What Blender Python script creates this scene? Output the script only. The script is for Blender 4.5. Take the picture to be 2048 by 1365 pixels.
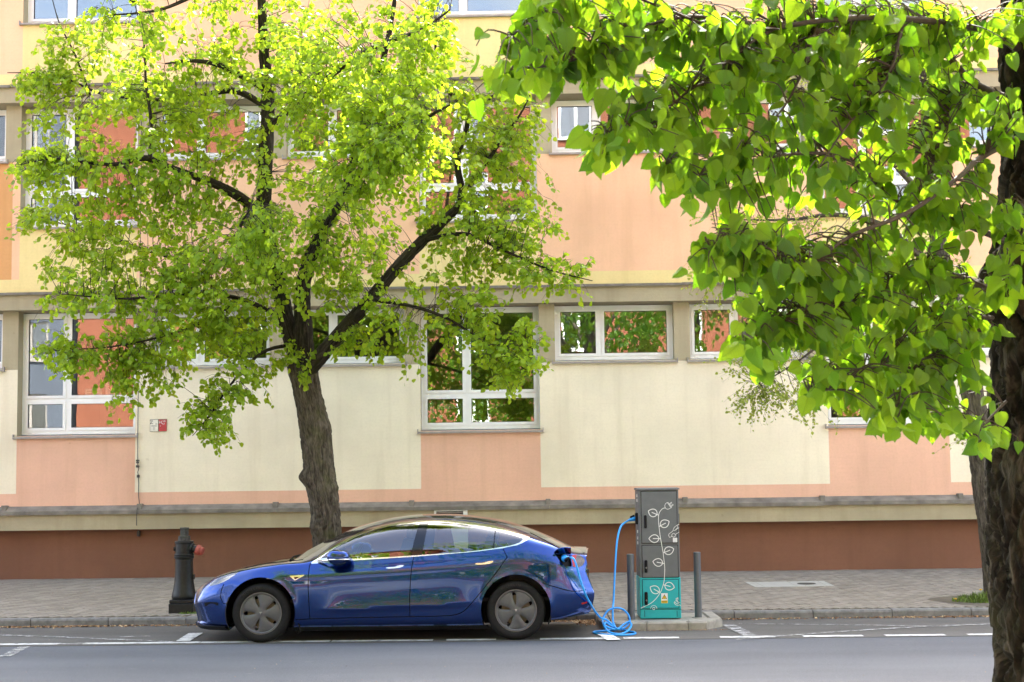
import bpy, bmesh, math, random
import numpy as np
from mathutils import Vector, Matrix
from mathutils.geometry import delaunay_2d_cdt

for o in list(bpy.data.objects):
    bpy.data.objects.remove(o)
scene = bpy.context.scene
COL = scene.collection
R_ = math.radians

# ------------------------------------------------------------------ camera
FPX, CX, CYP, CAMH = 2660.0, 1024.0, 768.8, 1.75
YAW, PITCH, ROLL = R_(0.83), R_(4.296), R_(0.7186)
def _rot():
    cy, sy = math.cos(YAW), math.sin(YAW); cp, sp = math.cos(PITCH), math.sin(PITCH)
    cr, sr = math.cos(ROLL), math.sin(ROLL)
    Rz = np.array([[cy, -sy, 0], [sy, cy, 0], [0, 0, 1]])
    Rx = np.array([[1, 0, 0], [0, cp, -sp], [0, sp, cp]])
    Ry = np.array([[cr, 0, sr], [0, 1, 0], [-sr, 0, cr]])
    return Rz @ Rx @ Ry
CR = _rot()
cam_d = bpy.data.cameras.new('camera')
cam_d.sensor_width = 36.0
cam_d.lens = FPX / 2048 * 36
cam_d.shift_y = (CYP - 682.5) / 2048
cam_d.clip_start = 0.05
cam_d.clip_end = 2000
cam_d.dof.use_dof = True
cam_d.dof.focus_distance = 16.0
cam_d.dof.aperture_fstop = 13
cam = bpy.data.objects.new('camera', cam_d)
COL.objects.link(cam)
M = Matrix.Identity(4)
for r in range(3):
    M[r][0] = CR[r, 0]; M[r][1] = CR[r, 2]; M[r][2] = -CR[r, 1]
M[2][3] = CAMH
cam.matrix_world = M
scene.camera = cam

# ------------------------------------------------------------------ sky, sun, exposure
SUN_EL, SUN_AZ = R_(50), R_(8)            # the sun stands behind the school, a little to its right
world = bpy.data.worlds.new('World')
scene.world = world
world.use_nodes = True
wn = world.node_tree
for n in list(wn.nodes):
    wn.nodes.remove(n)
sky = wn.nodes.new('ShaderNodeTexSky')
sky.sky_type = 'NISHITA'
sky.sun_disc = False
sky.sun_elevation = SUN_EL
sky.sun_rotation = SUN_AZ
sky.air_density = 0.8
sky.dust_density = 4.5
sky.ozone_density = 0.35
bg = wn.nodes.new('ShaderNodeBackground')
bg.inputs['Strength'].default_value = 0.15
wo = wn.nodes.new('ShaderNodeOutputWorld')
# broken white cloud over the blue, as the panes and the car mirror it
tcw = wn.nodes.new('ShaderNodeTexCoord')
sep = wn.nodes.new('ShaderNodeSeparateXYZ'); wn.links.new(tcw.outputs['Generated'], sep.inputs[0])
dz = wn.nodes.new('ShaderNodeMath'); dz.operation = 'MAXIMUM'; dz.inputs[1].default_value = 0.0; wn.links.new(sep.outputs[2], dz.inputs[0])
dz2 = wn.nodes.new('ShaderNodeMath'); dz2.operation = 'ADD'; dz2.inputs[1].default_value = 0.22; wn.links.new(dz.outputs[0], dz2.inputs[0])
vd = wn.nodes.new('ShaderNodeVectorMath'); vd.operation = 'DIVIDE'
cmb = wn.nodes.new('ShaderNodeCombineXYZ')
for i_ in range(3): wn.links.new(dz2.outputs[0], cmb.inputs[i_])
wn.links.new(tcw.outputs['Generated'], vd.inputs[0]); wn.links.new(cmb.outputs[0], vd.inputs[1])
cn = wn.nodes.new('ShaderNodeTexNoise'); cn.inputs['Scale'].default_value = 1.5; cn.inputs['Detail'].default_value = 7; cn.inputs['Roughness'].default_value = 0.6
wn.links.new(vd.outputs[0], cn.inputs['Vector'])
cr_ = wn.nodes.new('ShaderNodeValToRGB'); cr_.color_ramp.elements[0].position = 0.42; cr_.color_ramp.elements[1].position = 0.62
wn.links.new(cn.outputs['Fac'], cr_.inputs[0])
cf = wn.nodes.new('ShaderNodeMath'); cf.operation = 'MULTIPLY'; cf.inputs[1].default_value = 0.85; wn.links.new(cr_.outputs[0], cf.inputs[0])
bw = wn.nodes.new('ShaderNodeRGBToBW'); wn.links.new(sky.outputs[0], bw.inputs[0])
cl = wn.nodes.new('ShaderNodeVectorMath'); cl.operation = 'SCALE'; cl.inputs[0].default_value = (1.75, 1.75, 1.72); wn.links.new(bw.outputs[0], cl.inputs['Scale'])
cmx = wn.nodes.new('ShaderNodeMix'); cmx.data_type = 'RGBA'
wn.links.new(cf.outputs[0], cmx.inputs[0]); wn.links.new(sky.outputs[0], cmx.inputs[6]); wn.links.new(cl.outputs[0], cmx.inputs[7])
wn.links.new(cmx.outputs[2], bg.inputs[0])
wn.links.new(bg.outputs[0], wo.inputs[0])
sun_d = bpy.data.lights.new('sun', 'SUN')
sun_d.energy = 3.2
sun_d.angle = R_(0.53)
sun_d.color = (1.0, 0.95, 0.87)
sun = bpy.data.objects.new('sun', sun_d)
COL.objects.link(sun)
SUNV = Vector((math.sin(SUN_AZ) * math.cos(SUN_EL), math.cos(SUN_AZ) * math.cos(SUN_EL), math.sin(SUN_EL)))
sun.rotation_euler = SUNV.to_track_quat('Z', 'Y').to_euler()
sun.location = (5, 30, 40)
vs = scene.view_settings
scene.display_settings.display_device = 'sRGB'
vs.view_transform = 'Standard'
vs.look = 'None'
vs.gamma = 1.0
vs.exposure = 3.05
vs.use_curve_mapping = False

# ------------------------------------------------------------------ pixel -> place
def ray(px, py):
    return CR @ np.array([(px - CX) / FPX, 1.0, -(py - CYP) / FPX])
def P(px, py, D):
    d = ray(px, py); t = D / d[1]
    return Vector((t * d[0], D, CAMH + t * d[2]))
def G(px, py, z=0.0):
    d = ray(px, py); t = (z - CAMH) / d[2]
    return Vector((t * d[0], t * d[1], z))
def PROJ(p):
    c = CR.T @ np.array([p[0], p[1], p[2] - CAMH])
    return CX + FPX * c[0] / c[1], CYP - FPX * c[2] / c[1]

# ------------------------------------------------------------------ object helpers
def link(o, parent=None):
    COL.objects.link(o)
    if parent is not None:
        o.parent = parent
    return o
def wloc(o):
    v = Vector((0, 0, 0))
    while o is not None:
        v = v + o.location
        o = o.parent
    return v
def tag(o, label=None, cat=None, group=None, kind=None):
    if label: o['label'] = label
    if cat: o['category'] = cat
    if group: o['group'] = group
    if kind: o['kind'] = kind
    return o
def thing(name, loc, label, cat, group=None):
    o = bpy.data.objects.new(name, None)
    o.empty_display_size = 0.2
    o.location = loc
    link(o)
    return tag(o, label, cat, group)
class MB:
    def __init__(s):
        s.v = []; s.f = []; s.m = []; s.uv = None
    def add(s, vs_, fs, m=0):
        b = len(s.v)
        s.v.extend([tuple(p) for p in vs_])
        for f in fs:
            s.f.append(tuple(i + b for i in f)); s.m.append(m)
        return s
    def box(s, x0, x1, y0, y1, z0, z1, m=0, open_bottom=False):
        vv = [(x0, y0, z0), (x1, y0, z0), (x1, y1, z0), (x0, y1, z0), (x0, y0, z1), (x1, y0, z1), (x1, y1, z1), (x0, y1, z1)]
        ff = [(4, 5, 6, 7), (0, 1, 5, 4), (1, 2, 6, 5), (2, 3, 7, 6), (3, 0, 4, 7)]
        if not open_bottom: ff.append((3, 2, 1, 0))
        return s.add(vv, ff, m)
    def cbox(s, x0, x1, y0, y1, z0, z1, c=0.01, m=0):
        """box with chamfered edges"""
        bm = bmesh.new()
        bmesh.ops.create_cube(bm, size=1.0)
        for v in bm.verts:
            v.co = Vector((x0 + (v.co.x + .5) * (x1 - x0), y0 + (v.co.y + .5) * (y1 - y0), z0 + (v.co.z + .5) * (z1 - z0)))
        bmesh.ops.bevel(bm, geom=bm.edges[:], offset=c, segments=1, affect='EDGES')
        bm.verts.index_update()
        s.add([v.co for v in bm.verts], [[v.index for v in f.verts] for f in bm.faces], m)
        bm.free()
        return s
    def prism_x(s, prof, x0, x1, m=0):
        """profile of (y,z) swept along x, counter-clockwise seen from +x"""
        n = len(prof)
        vv = [(x0, y, z) for y, z in prof] + [(x1, y, z) for y, z in prof]
        ff = [(i, i + n, (i + 1) % n + n, (i + 1) % n)[::-1] for i in range(n)]
        ff += [tuple(range(n))[::-1], tuple(range(n, 2 * n))]
        return s.add(vv, ff, m)
    def prism_y(s, prof, y0, y1, m=0):
        """profile of (x,z) extruded along y"""
        n = len(prof)
        vv = [(x, y0, z) for x, z in prof] + [(x, y1, z) for x, z in prof]
        ff = [(i, (i + 1) % n, (i + 1) % n + n, i + n) for i in range(n)]
        ff += [tuple(range(n))[::-1], tuple(range(n, 2 * n))]
        return s.add(vv, ff, m)
    def prism_z(s, prof, z0, z1, m=0):
        n = len(prof)
        vv = [(x, y, z0) for x, y in prof] + [(x, y, z1) for x, y in prof]
        ff = [(i, (i + 1) % n, (i + 1) % n + n, i + n) for i in range(n)]
        ff += [tuple(range(n))[::-1], tuple(range(n, 2 * n))]
        return s.add(vv, ff, m)
    def lathe(s, prof, n=24, origin=(0, 0, 0), axis='z', m=0, closed=False):
        """prof: (radius, height) pairs turned round an axis through origin"""
        b = len(s.v); k = len(prof)
        for i in range(n):
            a = 2 * math.pi * i / n; c, d = math.cos(a), math.sin(a)
            for r, h in prof:
                if axis == 'z': p = (r * c, r * d, h)
                elif axis == 'y': p = (r * c, h, r * d)
                else: p = (h, r * c, r * d)
                s.v.append((p[0] + origin[0], p[1] + origin[1], p[2] + origin[2]))
        for i in range(n):
            j = (i + 1) % n
            for q in range(k - 1 if not closed else k):
                q2 = (q + 1) % k
                s.f.append((b + i * k + q, b + j * k + q, b + j * k + q2, b + i * k + q2)); s.m.append(m)
        return s
    def tube(s, pts, rad, n=8, m=0, caps=True):
        pts = [Vector(p) for p in pts]
        if not hasattr(rad, '__len__'): rad = [rad] * len(pts)
        b = len(s.v)
        up = Vector((0, 0, 1))
        t0 = (pts[1] - pts[0]).normalized()
        if abs(t0.z) > 0.9: up = Vector((1, 0, 0))
        nrm = (up - t0 * up.dot(t0)).normalized()
        for i, p in enumerate(pts):
            if i == 0: t = pts[1] - pts[0]
            elif i == len(pts) - 1: t = pts[-1] - pts[-2]
            else: t = pts[i + 1] - pts[i - 1]
            t.normalize()
            nrm = nrm - t * nrm.dot(t)
            if nrm.length < 1e-6: nrm = t.orthogonal()
            nrm.normalize()
            bn = t.cross(nrm)
            for q in range(n):
                a = 2 * math.pi * q / n
                s.v.append(tuple(p + (nrm * math.cos(a) + bn * math.sin(a)) * rad[i]))
        for i in range(len(pts) - 1):
            for q in range(n):
                q2 = (q + 1) % n
                s.f.append((b + i * n + q, b + i * n + q2, b + (i + 1) * n + q2, b + (i + 1) * n + q)); s.m.append(m)
        if caps:
            s.f.append(tuple(b + q for q in range(n))[::-1]); s.m.append(m)
            e = b + (len(pts) - 1) * n
            s.f.append(tuple(e + q for q in range(n))); s.m.append(m)
        return s
    def build(s, name, mat, parent=None, smooth=False, autosmooth=None, local=False):
        me = bpy.data.meshes.new(name)
        if len(s.v) == 0: s.add([(0, 0, 0), (0.001, 0, 0), (0, 0.001, 0)], [(0, 1, 2)])
        vv = np.array(s.v, dtype=float)
        o = bpy.data.objects.new(name, me)
        if not local:
            if parent is not None:
                vv = vv - np.array(wloc(parent))
            mn, mx = vv.min(0), vv.max(0)
            org = np.array([(mn[0] + mx[0]) / 2, (mn[1] + mx[1]) / 2, mn[2]])
            vv = vv - org
            o.location = org
        me.from_pydata(vv.tolist(), [], s.f)
        mats = mat if isinstance(mat, (list, tuple)) else [mat]
        for mm in mats: me.materials.append(mm)
        if len(mats) > 1:
            me.polygons.foreach_set('material_index', s.m)
        if s.uv is not None:
            uvl = me.uv_layers.new(name='UVMap')
            li = np.zeros(len(me.loops), dtype=np.int32)
            me.loops.foreach_get('vertex_index', li)
            uvl.data.foreach_set('uv', np.array(s.uv, dtype=np.float32)[li].ravel())
        if smooth:
            me.polygons.foreach_set('use_smooth', [True] * len(me.polygons))
            if autosmooth:
                me.set_sharp_from_angle(angle=R_(autosmooth))
        me.update()
        return link(o, parent)
def copy_tree(o, parent=None):
    c = o.copy()
    COL.objects.link(c)
    c.parent = parent
    for ch in list(o.children):
        copy_tree(ch, c)
    return c
def catmull(pts, n=6):
    P_ = [Vector(p) for p in pts]
    if len(P_) < 3:
        return [P_[0].lerp(P_[-1], i / n) for i in range(n + 1)]
    out = []
    for i in range(len(P_) - 1):
        p0 = P_[max(i - 1, 0)]; p1 = P_[i]; p2 = P_[i + 1]; p3 = P_[min(i + 2, len(P_) - 1)]
        for k in range(n):
            t = k / n
            out.append(0.5 * ((2 * p1) + (p2 - p0) * t + (2 * p0 - 5 * p1 + 4 * p2 - p3) * t * t + (3 * p1 - p0 - 3 * p2 + p3) * t ** 3))
    out.append(P_[-1])
    return out

# ------------------------------------------------------------------ materials
MATS = {}
def S2L(r, g, b):
    f = lambda c: (c / 255 / 12.92) if c / 255 <= 0.04045 else ((c / 255 + 0.055) / 1.055) ** 2.4
    return (f(r), f(g), f(b), 1)
class NT:
    def __init__(s, name):
        s.mat = bpy.data.materials.new(name)
        s.mat.use_nodes = True
        s.t = s.mat.node_tree
        for n in list(s.t.nodes): s.t.nodes.remove(n)
        s.out = s.n('ShaderNodeOutputMaterial')
    def n(s, typ, **kw):
        nd = s.t.nodes.new(typ)
        for k, v in kw.items():
            if k.startswith('i_'):
                nd.inputs[k[2:].replace('_', ' ')].default_value = v
            else: setattr(nd, k, v)
        return nd
    def l(s, a, b): s.t.links.new(a, b)
    def coord(s, which='Object', scale=(1, 1, 1), rot=(0, 0, 0)):
        tc = s.n('ShaderNodeTexCoord'); mp = s.n('ShaderNodeMapping')
        mp.inputs['Scale'].default_value = scale; mp.inputs['Rotation'].default_value = rot
        s.l(tc.outputs[which], mp.inputs[0]); return mp.outputs[0]
    def geo(s, scale=(1, 1, 1)):
        g = s.n('ShaderNodeNewGeometry'); mp = s.n('ShaderNodeMapping'); mp.inputs['Scale'].default_value = scale
        s.l(g.outputs['Position'], mp.inputs[0]); return mp.outputs[0]
    def noise(s, vec, scale, detail=4, rough=0.55, dist=0.0):
        nd = s.n('ShaderNodeTexNoise'); nd.inputs['Scale'].default_value = scale
        nd.inputs['Detail'].default_value = detail; nd.inputs['Roughness'].default_value = rough
        nd.inputs['Distortion'].default_value = dist
        if vec is not None: s.l(vec, nd.inputs['Vector'])
        return nd.outputs['Fac']
    def ramp(s, fac, stops):
        nd = s.n('ShaderNodeValToRGB')
        cr = nd.color_ramp
        while len(cr.elements) < len(stops): cr.elements.new(0.5)
        for e, (p, c) in zip(cr.elements, stops):
            e.position = p; e.color = c if len(c) == 4 else (*c, 1)
        s.l(fac, nd.inputs[0]); return nd.outputs[0]
    def mix(s, fac, a, b, mode='MIX'):
        nd = s.n('ShaderNodeMix', data_type='RGBA', blend_type=mode)
        for i, x in ((0, fac), (6, a), (7, b)):
            if hasattr(x, 'links') or hasattr(x, 'is_linked'): s.l(x, nd.inputs[i])
            else: nd.inputs[i].default_value = x
        return nd.outputs[2]
    def math(s, op, a, b=None):
        nd = s.n('ShaderNodeMath', operation=op)
        for i, x in ((0, a), (1, b)):
            if x is None: continue
            if hasattr(x, 'is_linked'): s.l(x, nd.inputs[i])
            else: nd.inputs[i].default_value = x
        return nd.outputs[0]
    def bump(s, h, strength=0.3, dist=0.01, normal=None):
        nd = s.n('ShaderNodeBump'); nd.inputs['Strength'].default_value = strength; nd.inputs['Distance'].default_value = dist
        s.l(h, nd.inputs['Height'])
        if normal is not None: s.l(normal, nd.inputs['Normal'])
        return nd.outputs[0]
    def bsdf(s, col, rough=0.7, normal=None, **kw):
        p = s.n('ShaderNodeBsdfPrincipled')
        if hasattr(col, 'is_linked'): s.l(col, p.inputs['Base Color'])
        else: p.inputs['Base Color'].default_value = col if len(col) == 4 else (*col, 1)
        if hasattr(rough, 'is_linked'): s.l(rough, p.inputs['Roughness'])
        else: p.inputs['Roughness'].default_value = rough
        if normal is not None: s.l(normal, p.inputs['Normal'])
        for k, v in kw.items(): p.inputs[k.replace('_', ' ')].default_value = v
        s.l(p.outputs[0], s.out.inputs[0])
        return p
def plain(name, col, rough=0.5, var=0.12, scale=30, **kw):
    t = NT(name)
    c = t.geo()
    f = t.noise(c, scale, 3)
    d = tuple(x * (1 - var) for x in col[:3]) + (1,); e = tuple(min(1, x * (1 + var)) for x in col[:3]) + (1,)
    t.bsdf(t.ramp(f, [(0.3, d), (0.7, e)]), rough, **kw)
    return t.mat
def plaster(name, col, dirt=0.12, streak=0.13, bump=0.35, stain=None):
    t = NT(name)
    c = t.geo()
    big = t.noise(c, 0.55, 4, 0.6)
    fine = t.noise(c, 26, 5, 0.65)
    vert = t.noise(t.geo((2.2, 2.2, 0.16)), 2.0, 4, 0.6)
    horiz = t.noise(t.geo((0.35, 1, 7)), 4.0, 4, 0.6)
    dk = tuple(x * (1 - dirt * 1.4) for x in col) ; lt = tuple(min(1, x * (1 + dirt * 0.6)) for x in col)
    base = t.ramp(big, [(0.28, dk), (0.72, lt)])
    base = t.mix(t.math('MULTIPLY', t.ramp(vert, [(0.5, (0, 0, 0)), (0.85, (1, 1, 1))]), streak * 3), base, (col[0] * .62, col[1] * .58, col[2] * .5, 1))
    base = t.mix(t.math('MULTIPLY', t.ramp(horiz, [(0.48, (0, 0, 0)), (0.8, (1, 1, 1))]), dirt * 1.2), base, (col[0] * .75, col[1] * .72, col[2] * .66, 1))
    base = t.mix(t.math('MULTIPLY', t.ramp(fine, [(0.45, (0, 0, 0)), (0.75, (1, 1, 1))]), 0.28), base, (col[0] * .72, col[1] * .7, col[2] * .68, 1))
    # small chips and spots
    sp = t.noise(c, 7.0, 2, 0.5)
    base = t.mix(t.math('MULTIPLY', t.ramp(sp, [(0.74, (0, 0, 0)), (0.78, (1, 1, 1))]), 0.35), base, stain or (col[0] * .55, col[1] * .5, col[2] * .42, 1))
    nrm = t.bump(t.math('ADD', t.math('MULTIPLY', fine, 0.6), t.noise(c, 70, 3)), bump, 0.006)
    t.bsdf(base, 0.92, nrm)
    return t.mat
MATS['cream'] = plaster('cream_plaster', (0.82, 0.735, 0.55))
MATS['peach'] = plaster('peach_plaster', (0.76, 0.455, 0.315))
MATS['upper_peach'] = plaster('upper_peach_plaster', (0.85, 0.515, 0.31))
MATS['yellow'] = plaster('yellow_plaster', (0.80, 0.64, 0.285))
MATS['orange'] = plaster('orange_plaster', (0.66, 0.34, 0.13))
MATS['base_brown'] = plaster('brown_base_plaster', (0.205, 0.092, 0.052), 0.16, 0.12)
MATS['concrete'] = plaster('olive_concrete', (0.42, 0.36, 0.23), 0.2, 0.2, 0.5)
MATS['flash'] = plain('grey_flashing', (0.185, 0.165, 0.135), 0.7, 0.35, 5, Specular_IOR_Level=0.25)
MATS['pvc'] = plain('white_pvc', (0.80, 0.80, 0.78), 0.32, 0.04, 6)
MATS['sillm'] = plain('sill_metal', (0.30, 0.27, 0.24), 0.5, 0.15, 8)
def glass(name, refl=0.22, tint=(0.8, 0.85, 0.83), wav=0.02, wscale=1.3):
    t = NT(name)
    lw = t.n('ShaderNodeFresnel'); lw.inputs['IOR'].default_value = 1.5
    c = t.geo()
    nrm = t.bump(t.noise(c, wscale, 2, 0.4), 1.0, wav)
    g = t.n('ShaderNodeBsdfGlossy'); g.inputs['Roughness'].default_value = 0.0
    g.inputs['Color'].default_value = (0.95, 0.97, 1, 1)
    t.l(nrm, g.inputs['Normal'])
    tr = t.n('ShaderNodeBsdfTransparent'); tr.inputs['Color'].default_value = (*tint, 1)
    fac = t.math('ADD', lw.outputs[0], refl)
    mx = t.n('ShaderNodeMixShader')
    t.l(fac, mx.inputs[0]); t.l(tr.outputs[0], mx.inputs[1]); t.l(g.outputs[0], mx.inputs[2])
    t.l(mx.outputs[0], t.out.inputs[0])
    return t.mat
MATS['glass'] = glass('window_glass', 0.11, (0.75, 0.8, 0.78), 0.0006, 1.6)
# ================================================================== GROUND, ROAD, PAVEMENT
YK = 17.12          # kerb line of the far pavement
YW = 22.0           # school wall
ZWALL = 0.28        # pavement height at the wall
ZK = 0.105          # kerb top
def pave_z(y): return ZK - 0.004 + (ZWALL - ZK + 0.004) * (y - YK - 0.15) / (YW + 0.25 - YK - 0.15)

# asphalt
t = NT('asphalt')
c = t.geo()
fine = t.noise(c, 190, 3, 0.7); mid = t.noise(c, 22, 4, 0.6); big = t.noise(t.geo((0.25, 1.0, 1)), 0.9, 4, 0.6)
vor = t.n('ShaderNodeTexVoronoi'); vor.inputs['Scale'].default_value = 150; t.l(c, vor.inputs['Vector'])
base = t.ramp(big, [(0.3, (0.050, 0.057, 0.070)), (0.7, (0.086, 0.095, 0.112))])
base = t.mix(t.math('MULTIPLY', t.ramp(mid, [(0.45, (0, 0, 0)), (0.75, (1, 1, 1))]), 0.35), base, (0.05, 0.05, 0.054, 1))
grit = t.noise(c, 75, 2, 0.8)
base = t.mix(t.math('MULTIPLY', t.ramp(grit, [(0.52, (0, 0, 0)), (0.66, (1, 1, 1))]), 0.6), base, (0.17, 0.175, 0.19, 1))
base = t.mix(t.math('MULTIPLY', t.ramp(t.noise(c, 60, 2, 0.8), [(0.52, (0, 0, 0)), (0.66, (1, 1, 1))]), 0.6), base, (0.042, 0.044, 0.05, 1))
spots = t.noise(c, 5.0, 2)
base = t.mix(t.math('MULTIPLY', t.ramp(spots, [(0.72, (0, 0, 0)), (0.76, (1, 1, 1))]), 0.3), base, (0.17, 0.17, 0.17, 1))
t.bsdf(base, 0.78, t.bump(t.math('ADD', vor.outputs['Distance'], fine), 0.5, 0.006))
MATS['asphalt'] = t.mat
# bay strip: older, greyer asphalt beside the kerb
t = NT('old_asphalt')
c = t.geo()
fine = t.noise(c, 160, 3, 0.7); big = t.noise(t.geo((0.3, 1.2, 1)), 1.3, 5, 0.65); mid = t.noise(c, 14, 4)
base = t.ramp(big, [(0.3, (0.062, 0.058, 0.052)), (0.72, (0.10, 0.096, 0.088))])
base = t.mix(t.math('MULTIPLY', t.ramp(mid, [(0.5, (0, 0, 0)), (0.75, (1, 1, 1))]), 0.4), base, (0.05, 0.047, 0.043, 1))
base = t.mix(t.math('MULTIPLY', t.ramp(fine, [(0.5, (0, 0, 0)), (0.72, (1, 1, 1))]), 0.4), base, (0.19, 0.185, 0.175, 1))
t.bsdf(base, 0.85, t.bump(fine, 0.5, 0.006))
MATS['old_asphalt'] = t.mat
MATS['earth'] = plain('earth', (0.10, 0.085, 0.06), 0.95, 0.3, 3)
# pavers
t = NT('paver_concrete')
c = t.geo()
oi = t.n('ShaderNodeNewGeometry')
isl = oi.outputs['Random Per Island']
base = t.ramp(isl, [(0.0, (0.19, 0.166, 0.13)), (0.5, (0.24, 0.211, 0.168)), (1.0, (0.295, 0.26, 0.21))])
base = t.mix(t.math('MULTIPLY', t.ramp(t.noise(c, 0.8, 5, 0.6), [(0.4, (0, 0, 0)), (0.7, (1, 1, 1))]), 0.45), base, (0.19, 0.165, 0.13, 1))
base = t.mix(t.math('MULTIPLY', t.ramp(t.noise(c, 60, 3), [(0.4, (0, 0, 0)), (0.7, (1, 1, 1))]), 0.3), base, (0.12, 0.105, 0.09, 1))
base = t.mix(t.math('MULTIPLY', t.ramp(t.noise(c, 6, 2), [(0.70, (0, 0, 0)), (0.74, (1, 1, 1))]), 0.4), base, (0.07, 0.06, 0.045, 1))
t.bsdf(base, 0.9, t.bump(t.noise(c, 90, 3), 0.4, 0.004))
MATS['paver'] = t.mat
MATS['joint_sand'] = plain('joint_sand', (0.085, 0.073, 0.055), 0.95, 0.35, 9)
MATS['kerb'] = plain('kerb_concrete', (0.16, 0.155, 0.145), 0.88, 0.28, 12)
MATS['island'] = plain('island_concrete', (0.27, 0.25, 0.21), 0.9, 0.22, 10)

MB().box(-300, 300, -300, 300, -1.2, -0.30).build('ground', MATS['earth']); tag(bpy.data.objects['ground'], kind='structure')
road = MB().box(-70, 70, 6.2, YK + 0.02, -0.28, 0.0).build('road', MATS['asphalt']); tag(road, kind='structure')
bay = MB().box(-70, 70, 15.02, YK + 0.01, 0.0005, 0.004).build('parking_strip', MATS['old_asphalt']); tag(bay, kind='structure')

# far pavement: bedding sheet, kerbstones, pavers
mb = MB()
y0, y1 = YK + 0.15, YW + 0.35
mb.add([(-70, y0, -0.25), (70, y0, -0.25), (70, y1, -0.25), (-70, y1, -0.25),
        (-70, y0, pave_z(y0) - 0.012), (70, y0, pave_z(y0) - 0.012), (70, y1, pave_z(y1) - 0.012), (-70, y1, pave_z(y1) - 0.012)],
       [(4, 5, 6, 7), (0, 1, 5, 4), (1, 2, 6, 5), (2, 3, 7, 6), (3, 0, 4, 7)])
pav = mb.build('pavement', MATS['joint_sand']); tag(pav, kind='structure')
kp = [(0, -0.2), (0.15, -0.2), (0.15, ZK - 0.003), (0.03, ZK), (0.012, ZK - 0.008), (0.0, ZK - 0.03)]
kmb = MB().prism_x([(y, z) for y, z in kp], -0.495, 0.495)
random.seed(3)
kme = None
KX0 = G(225, 1250).x
for k in range(-12, 15):
    if kme is None:
        o = kmb.build('kerbstone', MATS['kerb'], pav, local=True); kme = o.data
    else:
        o = link(bpy.data.objects.new('kerbstone', kme), pav)
    o.location = Vector((KX0 + 0.5 + k, YK + random.uniform(-.006, .006), random.uniform(-.004, .003))) - wloc(pav)
    o.rotation_euler = (0, 0, random.uniform(-.003, .003))
# diagonal pavers
PW, PL, PH = 0.100, 0.200, 0.02
slope = (pave_z(20) - pave_z(18)) / 2
ca, sa = math.cos(R_(45)), math.sin(R_(45))
cells = []
for i in range(-85, 86):
    for j in range(-170, 171):
        a = (i + (0.5 if j % 2 else 0.0)) * PL; b = j * PW
        x = a * ca - b * sa; y = a * sa + b * ca + 19.7
        if -12.5 < x < 12.5 and y0 + 0.10 < y < YW + 0.12: cells.append((x, y))
cells.sort(key=lambda q: (q[1] - y0) + abs(q[0] - 0.3) * 0.12)
hl, hw = PL / 2 - 0.004, PW / 2 - 0.004
def paver_geo(cx, cy, dz, rx, ry):
    out = []
    for (l, w, z) in ((-hl, -hw, 0), (hl, -hw, 0), (hl, hw, 0), (-hl, hw, 0)):
        x = cx + l * ca - w * sa; y = cy + l * sa + w * ca
        out.append((x, y, pave_z(y) + dz + rx * l + ry * w))
    return out + [(p[0], p[1], p[2] - PH) for p in out]
FF = [(0, 1, 2, 3), (0, 4, 5, 1), (1, 5, 6, 2), (2, 6, 7, 3), (3, 7, 4, 0)]
single = MB().add([(p[0], p[1], p[2]) for p in [(l * ca - w * sa, l * sa + w * ca, (l * sa + w * ca) * slope + z) for z in (0, -PH) for l, w in ((-hl, -hw), (hl, -hw), (hl, hw), (-hl, hw))]], FF)
pme = None
rest = MB()
for n, (x, y) in enumerate(cells):
    dz = random.uniform(-.002, .002)
    if n < 280:
        if pme is None:
            o = single.build('paver', MATS['paver'], pav, local=True); pme = o.data
        else: o = link(bpy.data.objects.new('paver', pme), pav)
        o.location = Vector((x, y, pave_z(y) + dz)) - wloc(pav)
    else:
        rest.add(paver_geo(x, y, dz, random.uniform(-.01, .01), random.uniform(-.01, .01)), FF)
o = rest.build('pavers', MATS['paver'], pav); o['kind'] = 'stuff'
# edging strip beside the kerb and far-off sheets beyond the single pavers
for xa, xb in ((-70, -12.5), (12.5, 70)):
    m_ = MB(); zz = 0.004
    m_.add([(xa, y0, pave_z(y0) - zz), (xb, y0, pave_z(y0) - zz), (xb, y1, pave_z(y1) - zz), (xa, y1, pave_z(y1) - zz)], [(0, 1, 2, 3)])
    o = m_.build('paving_sheet', MATS['paver'], pav)
MATS['near_paving'] = plain('near_paving', (0.20, 0.205, 0.19), 0.9, 0.15, 4)
# near pavement (the camera stands on it) with its own kerb
npav = MB().box(-70, 70, -8.9, 6.05, -0.28, 0.11).build('near_pavement', MATS['near_paving']); tag(npav, kind='structure')
MB().box(-70, 70, 6.05, 6.2, -0.28, 0.113).build('kerb_edge', MATS['kerb'], npav)

# ------------------------------------------------------------------ markings
def paintmat(name, lo, hi, alpha):
    t = NT(name)
    c = t.geo()
    wear = t.noise(t.geo((1, 2.5, 1)), 7, 5, 0.7); g = t.noise(c, 120, 3, 0.7)
    w = t.math('ADD', t.math('MULTIPLY', wear, 0.75), t.math('MULTIPLY', g, 0.4))
    f = t.ramp(w, [(lo, (0, 0, 0)), (hi, (1, 1, 1))])
    p = t.bsdf(t.mix(f, (0.62, 0.62, 0.60, 1), (0.10, 0.10, 0.10, 1)), 0.7)
    tr = t.n('ShaderNodeBsdfTransparent'); mx = t.n('ShaderNodeMixShader')
    t.l(t.math('MULTIPLY', f, alpha), mx.inputs[0]); t.l(p.outputs[0], mx.inputs[1]); t.l(tr.outputs[0], mx.inputs[2])
    t.l(mx.outputs[0], t.out.inputs[0])
    return t.mat
MATS['line'] = paintmat('white_line_paint', 0.60, 0.72, 1.0)
MATS['oldline'] = paintmat('worn_line_paint', 0.47, 0.66, 1.0)
rnd = random.Random(11)
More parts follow.
